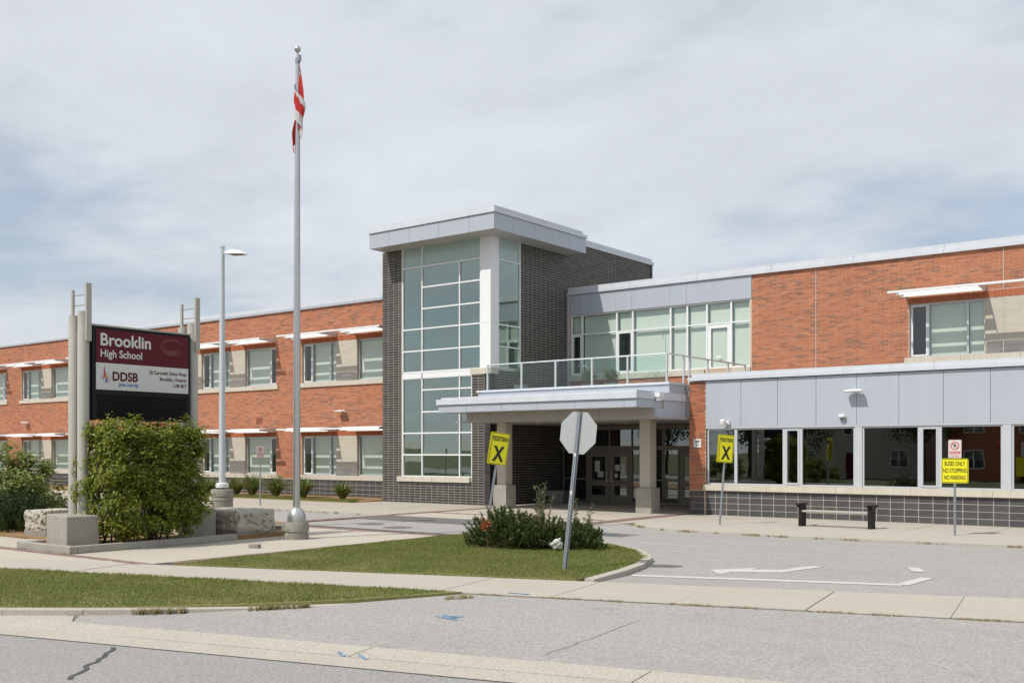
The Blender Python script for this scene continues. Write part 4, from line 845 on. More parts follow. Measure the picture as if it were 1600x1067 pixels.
MB().tube((.075, .03, 1.4), (.06, .02, 11.25), .005, seg=5).build('halyard', M['galv'], fpole, local=True)
leafp = [(0,1),(.13,.72),(.3,.8),(.24,.42),(.45,.56),(.52,.43),(.78,.46),(.66,.22),(.75,.12),(.36,-.16),(.42,-.36),(.05,-.3),(.05,-.72),(-.05,-.72),(-.05,-.3),(-.42,-.36),(-.36,-.16),(-.75,.12),(-.66,.22),(-.78,.46),(-.52,.43),(-.45,.56),(-.24,.42),(-.3,.8),(-.13,.72)]
def inpoly(x, y, P):
    c = False; j = len(P) - 1
    for i in range(len(P)):
        if (P[i][1] > y) != (P[j][1] > y) and x < (P[j][0] - P[i][0]) * (y - P[i][1]) / (P[j][1] - P[i][1]) + P[i][0]: c = not c
        j = i
    return c
NU, NV = 90, 44; fv = []; ff = []; fm = []
cr_, cu_ = Vector((math.cos(math.atan(.77)), math.sin(math.atan(.77)), 0)), Vector((math.sin(math.atan(.77)), -math.cos(math.atan(.77)), 0))   # across and towards the street
for i in range(NU + 1):
    for j in range(NV + 1):
        u_, v_ = i / NU, j / NV
        drop = .92 * (1 - v_) * (1 - .05 * u_) + 1.2 * u_ ** 1.05
        z = 11.12 - drop; ph = u_ * 9.5 + (1 - v_) * 1.8 + .6
        Lx = np.interp(drop, [0, .15, 1.2, 1.6, 2.1], [.02, -.075, -.085, -.13, -.11]); Rx = np.interp(drop, [0, .4, 1.0, 1.3, 2.1], [.06, .12, .2, .13, .12])
        across = lerp(Lx, Rx, .5 + .5 * math.sin(ph)); deep = .10 + .05 * math.cos(ph) - .12 * max(0, drop - 1.45)
        q = cr_ * across + cu_ * deep; fv.append((q.x, q.y, z))
for i in range(NU):
    for j in range(NV):
        a = i * (NV + 1) + j; ff.append((a, a + NV + 1, a + NV + 2, a + 1)); u_, v_ = (i + .5) / NU, (j + .5) / NV
        fm.append(0 if u_ < .25 or u_ > .75 or inpoly((u_ - .5) * 2 / .5, (v_ - .5) * 2 / .92, leafp) else 1)
flag = thing('flag', (FX + .06, FY, 0), 'limp red and white maple leaf flag hanging down the flagpole', 'flag')
fmb = MB(); fmb.v = fv; fmb.f = ff; fmb.mi = fm; fo = fmb.build('cloth', [M['flagred'], M['flagwhite']], flag, local=True, smooth=True)
so = fo.modifiers.new('thick', 'SOLIDIFY'); so.thickness = .004
for z in (10.18, 11.0): MB().tube((-.02, 0, z), (.06, -.01, z - .02), .006).build('clip', M['brushed'], flag, local=True)
lp = thing('lamp_post', (-23.08, 17.2, 0), 'tall pale grey parking lot lamp post on a thick round concrete base', 'lamp post')
MB().lathe([(.285, -.05), (.285, .72), (.27, .735), (.29, .75), (.29, .83), (.275, .85), (.3, .87), (.3, 1.02), (.28, 1.05)], 28).build('concrete_base', M['concb'], lp, local=True, smooth=True)
MB().lathe([(.17, 1.10), (.17, 1.2), (.12, 1.22)], 24).build('base_plate', M['white'], lp, local=True); 
for a in range(4): MB().tube((.12 * math.cos(a * 1.57 + .7), .12 * math.sin(a * 1.57 + .7), 1.04), (.12 * math.cos(a * 1.57 + .7), .12 * math.sin(a * 1.57 + .7), 1.12), .018).build('anchor_bolt', M['galv'], lp, local=True)
pole_m = mat('pole_paint', (.56, .60, .64), .4, var=.3, scale=4, col2=(.50, .54, .58))
MB().lathe([(.088, 1.2), (.064, 7.52), (.075, 7.53), (.075, 7.58), (.0, 7.6)], 20).build('pole', pole_m, lp, local=True, smooth=True)
ad = Vector((.8, .34, 0)).normalized()
arm = MB().box(.05, .26, -.03, .03, 7.36, 7.46); am = Matrix.Rotation(math.atan2(ad.y, ad.x), 4, 'Z'); arm.xform(am); arm.build('arm', pole_m, lp, local=True)
hd = MB(); hd.add([(.14, -.14, 7.36), (.3, -.19, 7.34), (.66, -.14, 7.33), (.76, 0, 7.33), (.66, .14, 7.33), (.3, .19, 7.34), (.14, .14, 7.36), (.2, -.1, 7.43), (.34, -.13, 7.46), (.6, -.08, 7.42), (.7, 0, 7.37), (.6, .08, 7.42), (.34, .13, 7.46), (.2, .1, 7.43)],
       [(0,1,8,7), (1,2,9,8), (2,3,10,9), (3,4,11,10), (4,5,12,11), (5,6,13,12), (6,0,7,13), (7,8,12,13), (8,9,11,12), (9,10,11), (6,5,4,3,2,1,0)]); hd.xform(am); lh = hd.build('lamp_head', M['white'], lp, local=True)
le = MB()
for i in range(4):
    for j in range(3): le.box(.3 + i * .09, .36 + i * .09, -.11 + j * .08, -.06 + j * .08, 7.318, 7.332)
le.xform(am); le.build('led_array', mat('led_lens', (.35, .25, .1), .3, var=.5, scale=30, col2=(.1, .08, .05)), lh, local=True)

# ------------------------------------------------------------------ limestone blocks, brick stub
def boulder(loc, dims, rz, label, ped=True):
    t = thing('limestone_block', loc, label, 'stone block', 'limestone blocks in the plaza', rot=(0, 0, rz))
    n = 30; me = bpy.data.meshes.new('stone'); import bmesh
    bm = bmesh.new(); bmesh.ops.create_cube(bm, size=1); bmesh.ops.subdivide_edges(bm, edges=bm.edges[:], cuts=n, use_grid_fill=True)
    from mathutils import noise as mn
    for v in bm.verts:
        p = Vector((v.co.x * dims[0], v.co.y * dims[1], v.co.z * dims[2])); q = v.co * 2; r_ = 1 - .06 * max(0, (abs(q.x) ** 6 + abs(q.y) ** 6 + abs(q.z) ** 6) - 1)
        nn = mn.noise(p * 2.3 + Vector(loc)) * .06 + mn.noise(p * 6) * .03 + mn.noise(p * 15) * .02; hole = mn.noise(p * 10 + Vector((3, 1, 7)))
        d = q.normalized(); k_ = nn - (.06 if hole > .3 else 0)
        if abs(q.z) > .98 and q.z > 0: k_ *= .35
        p = Vector((p.x * r_, p.y * r_, p.z)) + d * k_; v.co = p + Vector((0, 0, dims[2] / 2 + (.15 if ped else 0)))
    bm.to_mesh(me); bm.free(); me.materials.append(M['lime']); o = obj('stone', me, t, local=True)
    if ped: MB().box(-dims[0] * .48, dims[0] * .48, -dims[1] * .48, dims[1] * .48, -.05, .19).build('plinth', M['concb'], t, local=True)
boulder((-20.55, 15.75, 0), (1.5, 1.25, .52), R(3), 'pitted pale limestone block beside the flagpole base'); boulder((-24.2, 13.1, 0), (.8, 1.1, .5), R(10), 'rough limestone block behind the school sign, beside the dark yew')
MB().box(-20.9, -20.2, 16.9, 17.6, -.05, .2).build('kerb_end', M['concb'], pk)
t = thing('loose_paver', (-17.8, 14.1, 0), 'single grey paving stone left lying on the plaza concrete', 'paver', rot=(0, 0, R(18))); MB().box(-.12, .12, -.06, .06, .003, .085).build('stone', M['concb'], t, local=True, bevel=.006)

# ------------------------------------------------------------------ road signs
def rrect(w, h, r, n=4):
    out = []
    for cx, cy, a0 in ((w/2 - r, h/2 - r, 0), (-w/2 + r, h/2 - r, 90), (-w/2 + r, -h/2 + r, 180), (w/2 - r, -h/2 + r, 270)):
        for i in range(n + 1): a = R(a0 + 90 * i / n); out.append((cx + r * math.cos(a), cy + r * math.sin(a)))
    return out
def plate(pts, th, zc, parent, m, name='plate'):
    """upright plate in local x-z facing -y"""
    n = len(pts); b = MB(); b.add([(x, -th / 2, zc + z) for x, z in pts] + [(x, th / 2, zc + z) for x, z in pts], [tuple(range(n)), tuple(reversed(range(n, 2 * n)))] + [(i, i + n, (i + 1) % n + n, (i + 1) % n) for i in range(n)])
    return b.build(name, m, parent, local=True)
def face_m(x, z, y): return Matrix(((1, 0, 0, x), (0, 0, -1, y), (0, 1, 0, z), (0, 0, 0, 1)))
def back_m(x, z, y): return Matrix(((-1, 0, 0, x), (0, 0, 1, y), (0, 1, 0, z), (0, 0, 0, 1)))
def border(w, h, r, t, zc, y, parent, m, flip=1):
    o_, i_ = rrect(w, h, r), rrect(w - 2 * t, h - 2 * t, max(.005, r - t)); n = len(o_); b = MB()
    b.add([(x, y, zc + z) for x, z in o_] + [(x, y, zc + z) for x, z in i_], [(i, (i + 1) % n, (i + 1) % n + n, i + n)[::flip] for i in range(n)]); b.build('border', m, parent, local=True)
def upost(t, h, y0=0.0, perforated=True):
    b = MB(); w = .03
    b.box(-w, w, y0 + .02, y0 + .026, -.3, h); b.box(-w, -w + .005, y0 - .008, y0 + .02, -.3, h); b.box(w - .005, w, y0 - .008, y0 + .02, -.3, h); b.box(-w - .018, -w, y0 - .012, y0 - .008, -.3, h); b.box(w, w + .018, y0 - .012, y0 - .008, -.3, h)
    p = b.build('post', M['galv'], t, local=True)
    if perforated:
        q = MB(); n = int(h / .05)
        for i in range(n): q.box(-.006, .006, y0 + .0262, y0 + .0275, .05 + i * .05, .065 + i * .05)
        q.build('post_holes', M['blackp'], p, local=True, kind='stuff')
    return p
def ped_sign(loc, rz, lean, label):
    t = thing('pedestrian_sign', loc, label, 'road sign', 'yellow pedestrian crossing signs'); t.rotation_mode = 'XYZ'
    t.rotation_euler = (Matrix.Rotation(lean, 4, Vector((-.61, .792, 0)).normalized()) @ Matrix.Rotation(rz, 4, 'Z')).to_euler()
    MB().tube((0, .03, -.3), (0, .03, 2.45), .03, seg=12).build('post', M['galv'], t, local=True)
    for s in (1, -1):
        y = -.01 if s == 1 else .07
        pl = plate(rrect(.47, .78, .04), .004, 2.15, t, M['yellow']); pl.location = (0, y, 0); yy = (-.0035) * s
        border(.445, .755, .035, .012, 2.15, yy, pl, M['blackp'], 1 if s == 1 else -1)
        mm = (face_m if s == 1 else back_m)
        text('lettering', 'PEDESTRIAN', .16, M['blackp'], mm(0, 2.34, yy), pl, 'CENTER', bold=.003, width=.385)
        text('lettering', 'X', .5, M['blackp'], mm(0, 1.86, yy), pl, 'CENTER', bold=.018, width=.29)
ped_sign((-13.05, 26.55, 0), R(57), R(4.4), 'upright yellow PEDESTRIAN X sign standing by the low windows')
ped_sign((-15.75, 19.43, 0), R(58), R(8.2), 'leaning yellow PEDESTRIAN X sign behind the weedy shrub on the island')
t = thing('bus_sign', (-6.8, 26.6, 0), 'yellow BUSES ONLY sign with a fire route no-parking plate above it', 'road sign', rot=(0, 0, R(14)))
MB().tube((0, .035, -.3), (0, .035, 2.3), .03, seg=12).build('post', M['galv'], t, local=True)
pl = plate(rrect(.61, .6, .04), .004, 1.59, t, M['yellow']); border(.585, .575, .03, .012, 1.59, -.0035, pl, M['blackp'])
for i, s_ in enumerate(('BUSES ONLY', 'NO STOPPING', 'NO PARKING')): text('lettering', s_, .15, M['blackp'], face_m(0, 1.715 - i * .17, -.0035), pl, 'CENTER', bold=.002, width=(.46, .53, .48)[i])
def nopark(t, z, w=.3, h=.45):
    pl = plate(rrect(w, h, .025), .004, z, t, M['offwhite']); border(w - .015, h - .015, .02, .006, z, -.0032, pl, M['redp'])
    ring = MB(); n = 28
    for i in range(n):
        a, c = 2 * math.pi * i / n, 2 * math.pi * (i + 1) / n; ring.add([(r_ * math.cos(q), -.0036, z + .075 + r_ * math.sin(q)) for r_, q in ((.078, a), (.078, c), (.1, c), (.1, a))], [(0, 1, 2, 3)[::-1]])
    ring.add([(-.078, -.0036, z + .135), (-.06, -.0036, z + .148), (.078, -.0036, z + .015), (.06, -.0036, z + .002)], [(0, 1, 2, 3)[::-1]]); text('lettering', 'P', .13, M['blackp'], face_m(0, z + .03, -.0033), pl, 'CENTER', bold=.003)
    ring.build('prohibition_ring', M['redp'], pl, local=True); MB().box(-.12, .12, -.0035, -.003, z - .115, z - .055).build('red_band', M['redp'], pl, local=True)
    text('lettering', 'FIRE ROUTE', .045, M['offwhite'], face_m(0, z - .1, -.004), pl, 'CENTER', bold=.001, width=.2)
    for k_ in range(3): MB().box(-.1, .1, -.0035, -.003, z - .145 - k_ * .026, z - .137 - k_ * .026).build('print', M['redp'], pl, local=True)
    return pl
nopark(t, 2.125)
t = thing('no_parking_sign', (-31.6, 25.3, 0), 'small white no parking sign on a thin post across the bus loop', 'road sign', rot=(0, 0, R(68)))
MB().tube((0, .03, -.1), (0, .03, 2.3), .026, seg=10).build('post', M['galv'], t, local=True); nopark(t, 2.06)
t = thing('stop_sign', (-10.07, 14.55, .03), 'back of an octagonal stop sign on a leaning perforated post', 'road sign'); t.rotation_euler = (Matrix.Rotation(R(5.6), 4, Vector((-.61, .792, 0))) @ Matrix.Rotation(R(2) + math.pi, 4, 'Z')).to_euler()
oc = [(.39 * math.cos(R(22.5 + 45 * i)), .39 * math.sin(R(22.5 + 45 * i))) for i in range(8)]
upost(t, 2.72); pl = plate(oc, .004, 2.36, t, M['signback']); pl.location = (0, -.016, 0)
plate([(x * .985, z * .985) for x, z in oc], .002, 2.36, pl, M['redp'], 'red_face').location = (0, -.003, 0)
text('lettering', 'STOP', .26, M['offwhite'], face_m(0, 2.27, -.0045), pl, 'CENTER', bold=.006, width=.56)
for z in (2.05, 2.36, 2.66): MB().tube((0, -.02, z), (0, .034, z), .01, seg=6).build('bolt', M['brushed'], t, local=True)
for z in (1.30, 1.95): MB().box(-.02, .02, .027, .029, z, z + .06).build('sticker', M['offwhite'], t, local=True)

# ------------------------------------------------------------------ bench, bin
t = thing('bench', (-10.1, 27.55, .01), 'backless bench with a pale plank seat between two black steel ends', 'bench')
MB().box(-.9, .9, -.17, -.005, .39, .44).build('seat_plank', M['wood'], t, local=True, bevel=.006); MB().box(-.9, .9, .005, .17, .39, .44).build('seat_plank', M['wood'], t, local=True, bevel=.006)
for s in (-1, 1):
    prof = [(-.10, 0), (.10, 0), (.10, .5), (.11, .57), (.16, .61), (.16, .63), (.08, .62), (-.02, .62), (-.08, .63), (-.16, .63), (-.16, .61), (-.11, .57), (-.10, .5)]
    b = MB(); n = len(prof); x0, x1 = s * .91, s * 1.0
    b.add([(x0, y * 1.7, z) for y, z in prof] + [(x1 + (s * .05 if z > .56 else 0), y * 1.7, z) for y, z in prof], [tuple(range(n)), tuple(reversed(range(n, 2 * n)))] + [(i, i + n, (i + 1) % n + n, (i + 1) % n) for i in range(n)])
    b.build('end_panel', M['black'], t, local=True)
t = thing('storage_bin', (-23.75, 33.9, .01), 'grey lidded plastic bin against the dark porch wall', 'bin', rot=(0, 0, R(6)))
b = MB(); b.add([(-.3, -.22, 0), (.3, -.22, 0), (.3, .22, 0), (-.3, .22, 0), (-.36, -.27, .36), (.36, -.27, .36), (.36, .27, .36), (-.36, .27, .36)], [(0,3,2,1),(4,5,6,7),(0,1,5,4),(1,2,6,5),(2,3,7,6),(3,0,4,7)]); b.build('tub', M['plastic'], t, local=True)
MB().box(-.42, .42, -.32, .32, .36, .5).build('lid', M['plastic'], t, local=True, bevel=.03)

# ------------------------------------------------------------------ vegetation
def lm(name, cols, trans=.3, rough=.42): return mat(name, cols[0], rough, island=cols, trans=trans, spec=.55)
LM = dict(bush=lm('hedge_leaf', [(.21,.265,.032),(.27,.32,.04),(.16,.215,.028),(.36,.38,.055),(.11,.155,.022),(.31,.32,.045)], .5),
 pale=lm('pale_leaf', [(.20,.26,.05),(.25,.30,.07),(.16,.22,.045),(.33,.35,.11),(.13,.19,.035)], .45), yew=lm('yew_needle', [(.045,.085,.022),(.06,.105,.028),(.08,.13,.034),(.035,.068,.02)], .2),
 shrub=lm('island_leaf', [(.08,.125,.032),(.10,.15,.04),(.13,.175,.05),(.06,.10,.026),(.17,.17,.075)], .3),
 weed=lm('weed_leaf', [(.11,.15,.06),(.13,.17,.075),(.09,.125,.045),(.16,.17,.08)]), grass=mat('grass_blade', (.15,.22,.04), .55, spec=.3, trans=.4, var=.6, scale=.75, col2=(.34,.31,.13), island=[(.145,.22,.036),(.17,.25,.045),(.125,.195,.03),(.21,.25,.06),(.31,.285,.12)]),
 lily=lm('daylily_blade', [(.12,.19,.035),(.16,.22,.045),(.2,.24,.06),(.10,.16,.03),(.28,.25,.09)]), dry=lm('dry_stalk', [(.30,.21,.12),(.38,.24,.15),(.33,.2,.14)]), rust=lm('dead_foliage', [(.42,.13,.03),(.34,.10,.03),(.5,.17,.05)]), tree=lm('tree_leaf', [(.045,.09,.02),(.06,.11,.025),(.075,.13,.03),(.04,.075,.02)]))
def unit(n): v = rng.standard_normal((n, 3)); return v / np.linalg.norm(v, axis=1, keepdims=True)
def foliage(P, Dbias, size, m, name, parent, jitter=.9, ar=.55, face=None, **k):
    n = len(P); D = unit(n) * jitter + Dbias; Nn = unit(n) * .7 + np.array([0, 0, 1.0])
    if face is not None:
        Nn = face * .7 + np.array([-.15, -.35, .75]) + unit(n) * .55; Nn /= np.linalg.norm(Nn, axis=1, keepdims=True); D = unit(n) + np.array([0, 0, -.35]); D -= Nn * (D * Nn).sum(1, keepdims=True)
    return obj(name, leaf_mesh(name, P, D, Nn, size * rng.uniform(.6, 1.25, n), size * ar * rng.uniform(.7, 1.2, n), m), parent, **k)
def stems(name, segs, m, parent, **k):
    b = MB()
    for a, c, r0, r1 in segs: b.tube(a, c, r0, r1, seg=6)
    return b.build(name, m, parent, **k)
# clipped bush under the school sign
t = thing('clipped_bush', (-20.35, 13.2, .1), 'big clipped leafy green bush filling the space under the school sign', 'bush')
cx, cy, hx, hy, z0, z1 = -20.3, 13.05, .72, 1.2, .22, 2.64
nC = 900; c = rng.uniform(-1, 1, (nC, 3)); ax = rng.integers(0, 3, nC); sgn = np.sign(c[np.arange(nC), ax]); c[np.arange(nC), ax] = sgn * rng.uniform(.72, 1.04, nC)
c = c / np.maximum(1, (np.abs(c) ** 3.4).sum(1, keepdims=True) ** (1 / 3.4) * .97) * (1 + .075 * rng.standard_normal((nC, 1)))
hole = np.sin(c[:, 0] * 5 + c[:, 1] * 7.3) + np.sin(c[:, 2] * 8.1 + c[:, 1] * 4.2) ; c = c[(hole < 1.15) | (rng.random(nC) < .3)]; nC = len(c)
C = np.stack([cx + c[:, 0] * hx, cy + c[:, 1] * hy, (z0 + z1) / 2 + c[:, 2] * (z1 - z0) / 2], 1)
low = C[:, 2] < .75; keep = ~(low & (rng.random(nC) < .45)); C = C[keep]; c = c[keep]
P = (C[:, None, :] + rng.standard_normal((len(C), 34, 3)) * .07).reshape(-1, 3); out = np.repeat(c, 34, 0); kp_ = P[:, 2] > .2; P = P[kp_]; out = out[kp_]
foliage(P, out * .7 + np.array([0, 0, -.15]), .10, LM['bush'], 'foliage', t, face=out / (np.linalg.norm(out, axis=1, keepdims=True) + 1e-6))
nI = 5000; PI_ = np.stack([rng.uniform(cx - hx * .8, cx + hx * .8, nI), rng.uniform(cy - hy * .85, cy + hy * .85, nI), rng.uniform(.9, z1 - .15, nI)], 1); foliage(PI_, np.zeros((nI, 3)), .11, LM['bush'], 'inner_foliage', t)
sgm = []
for i in range(16):
    x, y = cx + rng.uniform(-.3, .3), cy + rng.uniform(-.9, .9); a = Vector((x, y, .05)); m_ = Vector((x + rng.uniform(-.25, .25), y + rng.uniform(-.3, .3), 1.1)); e = Vector((m_.x + rng.uniform(-.3, .3), m_.y + rng.uniform(-.3, .3), 2.3)); sgm += [(a, m_, .022, .015), (m_, e, .015, .005)]
stems('stems', sgm, M['bark'], t)
# loose shrub and yews at the picture's left
def leafy_shrub(loc, rx_, ry_, h, n, size, m, label, name='leafy_shrub', group=None, cat='shrub', seedshape=1.0):
    t = thing(name, loc, label, cat, group); k_ = 40; d = unit(n // k_); d[:, 2] = np.abs(d[:, 2]); rad = rng.uniform(.45, 1.08, (n // k_, 1))
    C = d * rad * np.array([rx_, ry_, h * .85]) + np.array([0, 0, h * .18]); P = (C[:, None] + rng.standard_normal((len(C), k_, 3)) * np.array([.09, .09, .10])).reshape(-1, 3); P[:, 2] = np.abs(P[:, 2]) + .02
    foliage(P, np.repeat(d, k_, 0) * .7 + np.array([0, 0, .25]), size, m, 'foliage', t, local=True, face=np.repeat(d, k_, 0))
    sg_ = []
    for i in range(12): e = Vector(C[rng.integers(len(C))]) * .85; sg_.append((Vector((rng.uniform(-.1, .1), rng.uniform(-.1, .1), -.02)), e, .018, .005))
    stems('stems', sg_, M['bark'], t, local=True); return t
leafy_shrub((-27.7, 13.9, 0), 1.35, 1.2, 2.05, 9000, .12, LM['pale'], 'tall pale green leafy shrub behind the dark yew')
leafy_shrub((-25.3, 16.1, 0), .95, .9, 1.3, 4600, .10, LM['pale'], 'smaller pale shrub with loose shoots showing behind the sign posts')
def yew(loc, rx_, ry_, h, n, label, lean=(-.2, 0, 1), m='yew', name='yew_shrub', group=None):
    t = thing(name, loc, label, 'shrub', group); d = unit(n); d[:, 2] = np.abs(d[:, 2]); base = d * np.array([rx_, ry_, h * .75]) * rng.uniform(.35, .95, (n, 1)); dirn = d * .8 + np.array(lean) * .9; dirn /= np.linalg.norm(dirn, axis=1, keepdims=True)
    k_ = 34; s = np.linspace(0, 1, k_); L_ = rng.uniform(.22, .5, (n, 1, 1)) * h * .55
    P = base[:, None] + dirn[:, None] * s[None, :, None] * L_ + np.array([0, 0, -.12]) * (s ** 2)[None, :, None] * L_; P = P.reshape(-1, 3); P[:, 2] = np.maximum(P[:, 2], .02)
    DD = np.repeat(dirn, k_, 0) * 1.1; foliage(P, DD, .075, LM[m], 'foliage', t, jitter=.75, ar=.28, local=True)
    sg_ = [(Vector((0, 0, -.02)), Vector(base[rng.integers(n)]) * .8, .02, .006) for i in range(14)]; stems('stems', sg_, M['bark'], t, local=True); return t
yew((-26.35, 13.3, .03), 1.3, .85, 1.2, 800, 'dark spreading yew beside the limestone block at the sign'); yew((-28.3, 12.9, .03), 1.4, .8, 1.0, 600, 'dark spreading yew at the far end of the shrub bed')
# island shrub, weeds, litter
yew((-13.35, 17.05, .05), .95, .65, .98, 480, 'low dark green shrub under the leaning pedestrian sign', (0, 0, 1), 'shrub', group='island planting'); yew((-12.7, 17.35, .05), .8, .55, .85, 300, 'low dark green shrub in the middle of the island planting', (0, 0, 1), 'shrub', group='island planting'); yew((-12.0, 17.65, .05), .8, .55, .70, 330, 'low dark green shrub behind the stop sign post', (0, 0, 1), 'shrub', group='island planting')
def weed(loc, h, n, label, m='weed', size=.07, leafy=.5, group='island planting'):
    t = thing('tall_weed', loc, label, 'weed', group); sg_ = []; P = []; D = []
    for i in range(n):
        a = rng.uniform(0, 6.28); r_ = rng.uniform(0, .22); b_ = Vector((r_ * math.cos(a), r_ * math.sin(a), -.02)); e = b_ + Vector((rng.uniform(-.2, .2), rng.uniform(-.2, .2), h * rng.uniform(.6, 1.05))); sg_.append((b_, e, .006, .003))
        for q in np.linspace(.25, 1, 34):
            p = b_.lerp(e, q); P.append(p); an = rng.uniform(0, 6.28); D.append((math.cos(an), math.sin(an), .55))
    stems('stalks', sg_, LM['dry'], t, local=True); foliage(np.array([tuple(p) for p in P]), np.array(D), size, LM[m], 'foliage', t, jitter=.35, ar=.32, local=True)
weed((-13.05, 17.9, .04), 1.3, 9, 'tall grey-green weed rising highest from the island shrub', size=.11); weed((-11.75, 17.7, .05), 1.0, 7, 'thin weed standing just behind the stop sign post', size=.09); weed((-13.9, 17.5, .05), .75, 12, 'reddish dry weeds at the shrub end by the leaning sign', 'dry', .05); weed((-12.7, 17.5, .05), .85, 12, 'pinkish seeding weeds in the middle of the island shrub', 'dry', .05)
t = thing('dead_clump', (-13.35, 16.45, .05), 'rust orange dead tuft in the island shrub', 'dead plant', 'island planting'); Pd = rng.standard_normal((150, 3)) * np.array([.05, .05, .06]) + np.array([0, 0, .5]); foliage(Pd, np.zeros((150, 3)), .06, LM['rust'], 'foliage', t, local=True); stems('stalks', [(Vector((0, .1, -.02)), Vector((0, 0, .42)), .008, .004)], LM['dry'], t, local=True)
t = thing('plastic_bag', (-11.95, 17.0, .05), 'crumpled white plastic bag caught in the island shrub', 'litter'); b = MB(); ns = 28
from mathutils import noise as mnoise
for i in range(ns + 1):
    for j in range(ns):
        th_, ph_ = math.pi * i / ns, 2 * math.pi * j / ns; d = Vector((math.sin(th_) * math.cos(ph_), math.sin(th_) * math.sin(ph_), math.cos(th_))); r_ = 1 + .7 * mnoise.noise(d * 1.3 + Vector((4, 2, 1))) + .14 * abs(mnoise.noise(d * 5)); b.v.append((d.x * .13 * r_, d.y * .08 * r_, .15 + d.z * .10 * r_ + .04 * d.x))
for i in range(ns):
    for j in range(ns): b.f.append((i * ns + j, (i + 1) * ns + j, (i + 1) * ns + (j + 1) % ns, i * ns + (j + 1) % ns)); b.mi.append(0)
b.build('film', M['bag'], t, local=True)
# daylily clumps and shrubs along the classroom wing
def clump(loc, h, n, label, m='lily', w=.035, name='daylily_clump', group='daylilies along the classroom wing'):
    t = thing(name, loc, label, 'plant', group); V = []; F = []
    for i in range(n):
        a = rng.uniform(0, 6.28); L_ = h * rng.uniform(.7, 1.3); sp = rng.uniform(.3, 1.15); d = np.array([math.cos(a), math.sin(a), 0]); sd = np.array([-d[1], d[0], 0]) * w * .5; b0 = d * rng.uniform(0, .1)
        pts = [b0 + d * sp * L_ * q ** 1.4 * .8 + np.array([0, 0, L_ * (q - .55 * sp * q ** 2.6)]) for q in (0, .35, .7, 1)]
        k_ = len(V)
        for q, p in enumerate(pts): ww = (1, 1.1, .75, .08)[q]; V += [p - sd * ww, p + sd * ww]
        for q in range(3): F.append((k_ + 2*q, k_ + 2*q + 1, k_ + 2*q + 3, k_ + 2*q + 2))
    obj('blades', fast_mesh('blades', np.array(V), np.array(F), LM[m]), t, local=True); MB().lathe([(.12, -.03), (.1, .03), (.03, .05)], 8).build('root_crown', LM['dry'], t, local=True)
for u_, vv, h, lb in ((-41.6, 30.2, .55, 'yellowing daylily clump nearest the lamp post base'), (-39.6, 30.3, .6, 'daylily clump left of the small no parking sign post'), (-38.3, 30.2, .75, 'full daylily clump right of the small no parking sign post'), (-36.4, 30.0, .7, 'yellow-green daylily clump just left of the flagpole'), (-34.7, 30.1, .7, 'bushy daylily clump just right of the flagpole'), (-32.1, 30.0, .55, 'last small daylily clump before the dark tower')): clump((u_, vv, .04), h * 1.55, 300, lb)
leafy_shrub((-43.9, 30.4, .04), .8, .6, .95, 2400, .09, LM['pale'], 'flowering shrub against the plinth between bush and lamp base'); leafy_shrub((-59.5, 30.2, .04), 1.2, .7, .9, 2000, .1, LM['weed'], 'low shrub against the far end of the classroom wing')
# plants on the terrace
for u_, v_, h, m_, lb in ((-23.6, 31.2, .75, 'tree', 'dark potted shrub on the terrace next to the tower'), (-21.3, 32.4, .55, 'weed', 'white flowering potted plant on the terrace, one of the pair'), (-20.2, 32.2, .5, 'weed', 'low feathery potted plant on the terrace nearest the railing middle')):
    t = thing('potted_plant', (u_, v_, 4.265), lb, 'potted plant', 'terrace planters'); MB().lathe([(.2, 0), (.27, .3), (.29, .32), (.25, .32)], 18).build('pot', M['plastic'], t, local=True, smooth=True)
    Pp = unit(500) * np.array([.35, .3, h * .45]) * rng.uniform(.4, 1, (500, 1)) + np.array([0, 0, .4 + h * .4]); foliage(Pp, np.array([0, 0, .4]), .075, LM[m_], 'foliage', t, local=True)
    if 'flower' in lb:
        Pf = rng.standard_normal((60, 3)) * np.array([.3, .25, .06]) + np.array([0, 0, .5 + h]); foliage(Pf, np.array([0, 0, .2]), .04, M['offwhite'], 'blossoms', t, ar=.9, local=True)
t = thing('terrace_grass', (-17.3, 30.6, 4.265), 'dry yellow grasses at the terrace corner behind the railing', 'grass', 'terrace planters'); sg_ = [(Vector((rng.uniform(-.5, .4), rng.uniform(-.2, .2), -.01)), Vector((rng.uniform(-.6, .5), rng.uniform(-.3, .3), rng.uniform(.25, .6))), .005, .002) for i in range(60)]; stems('stalks', sg_, LM['dry'], t, local=True)
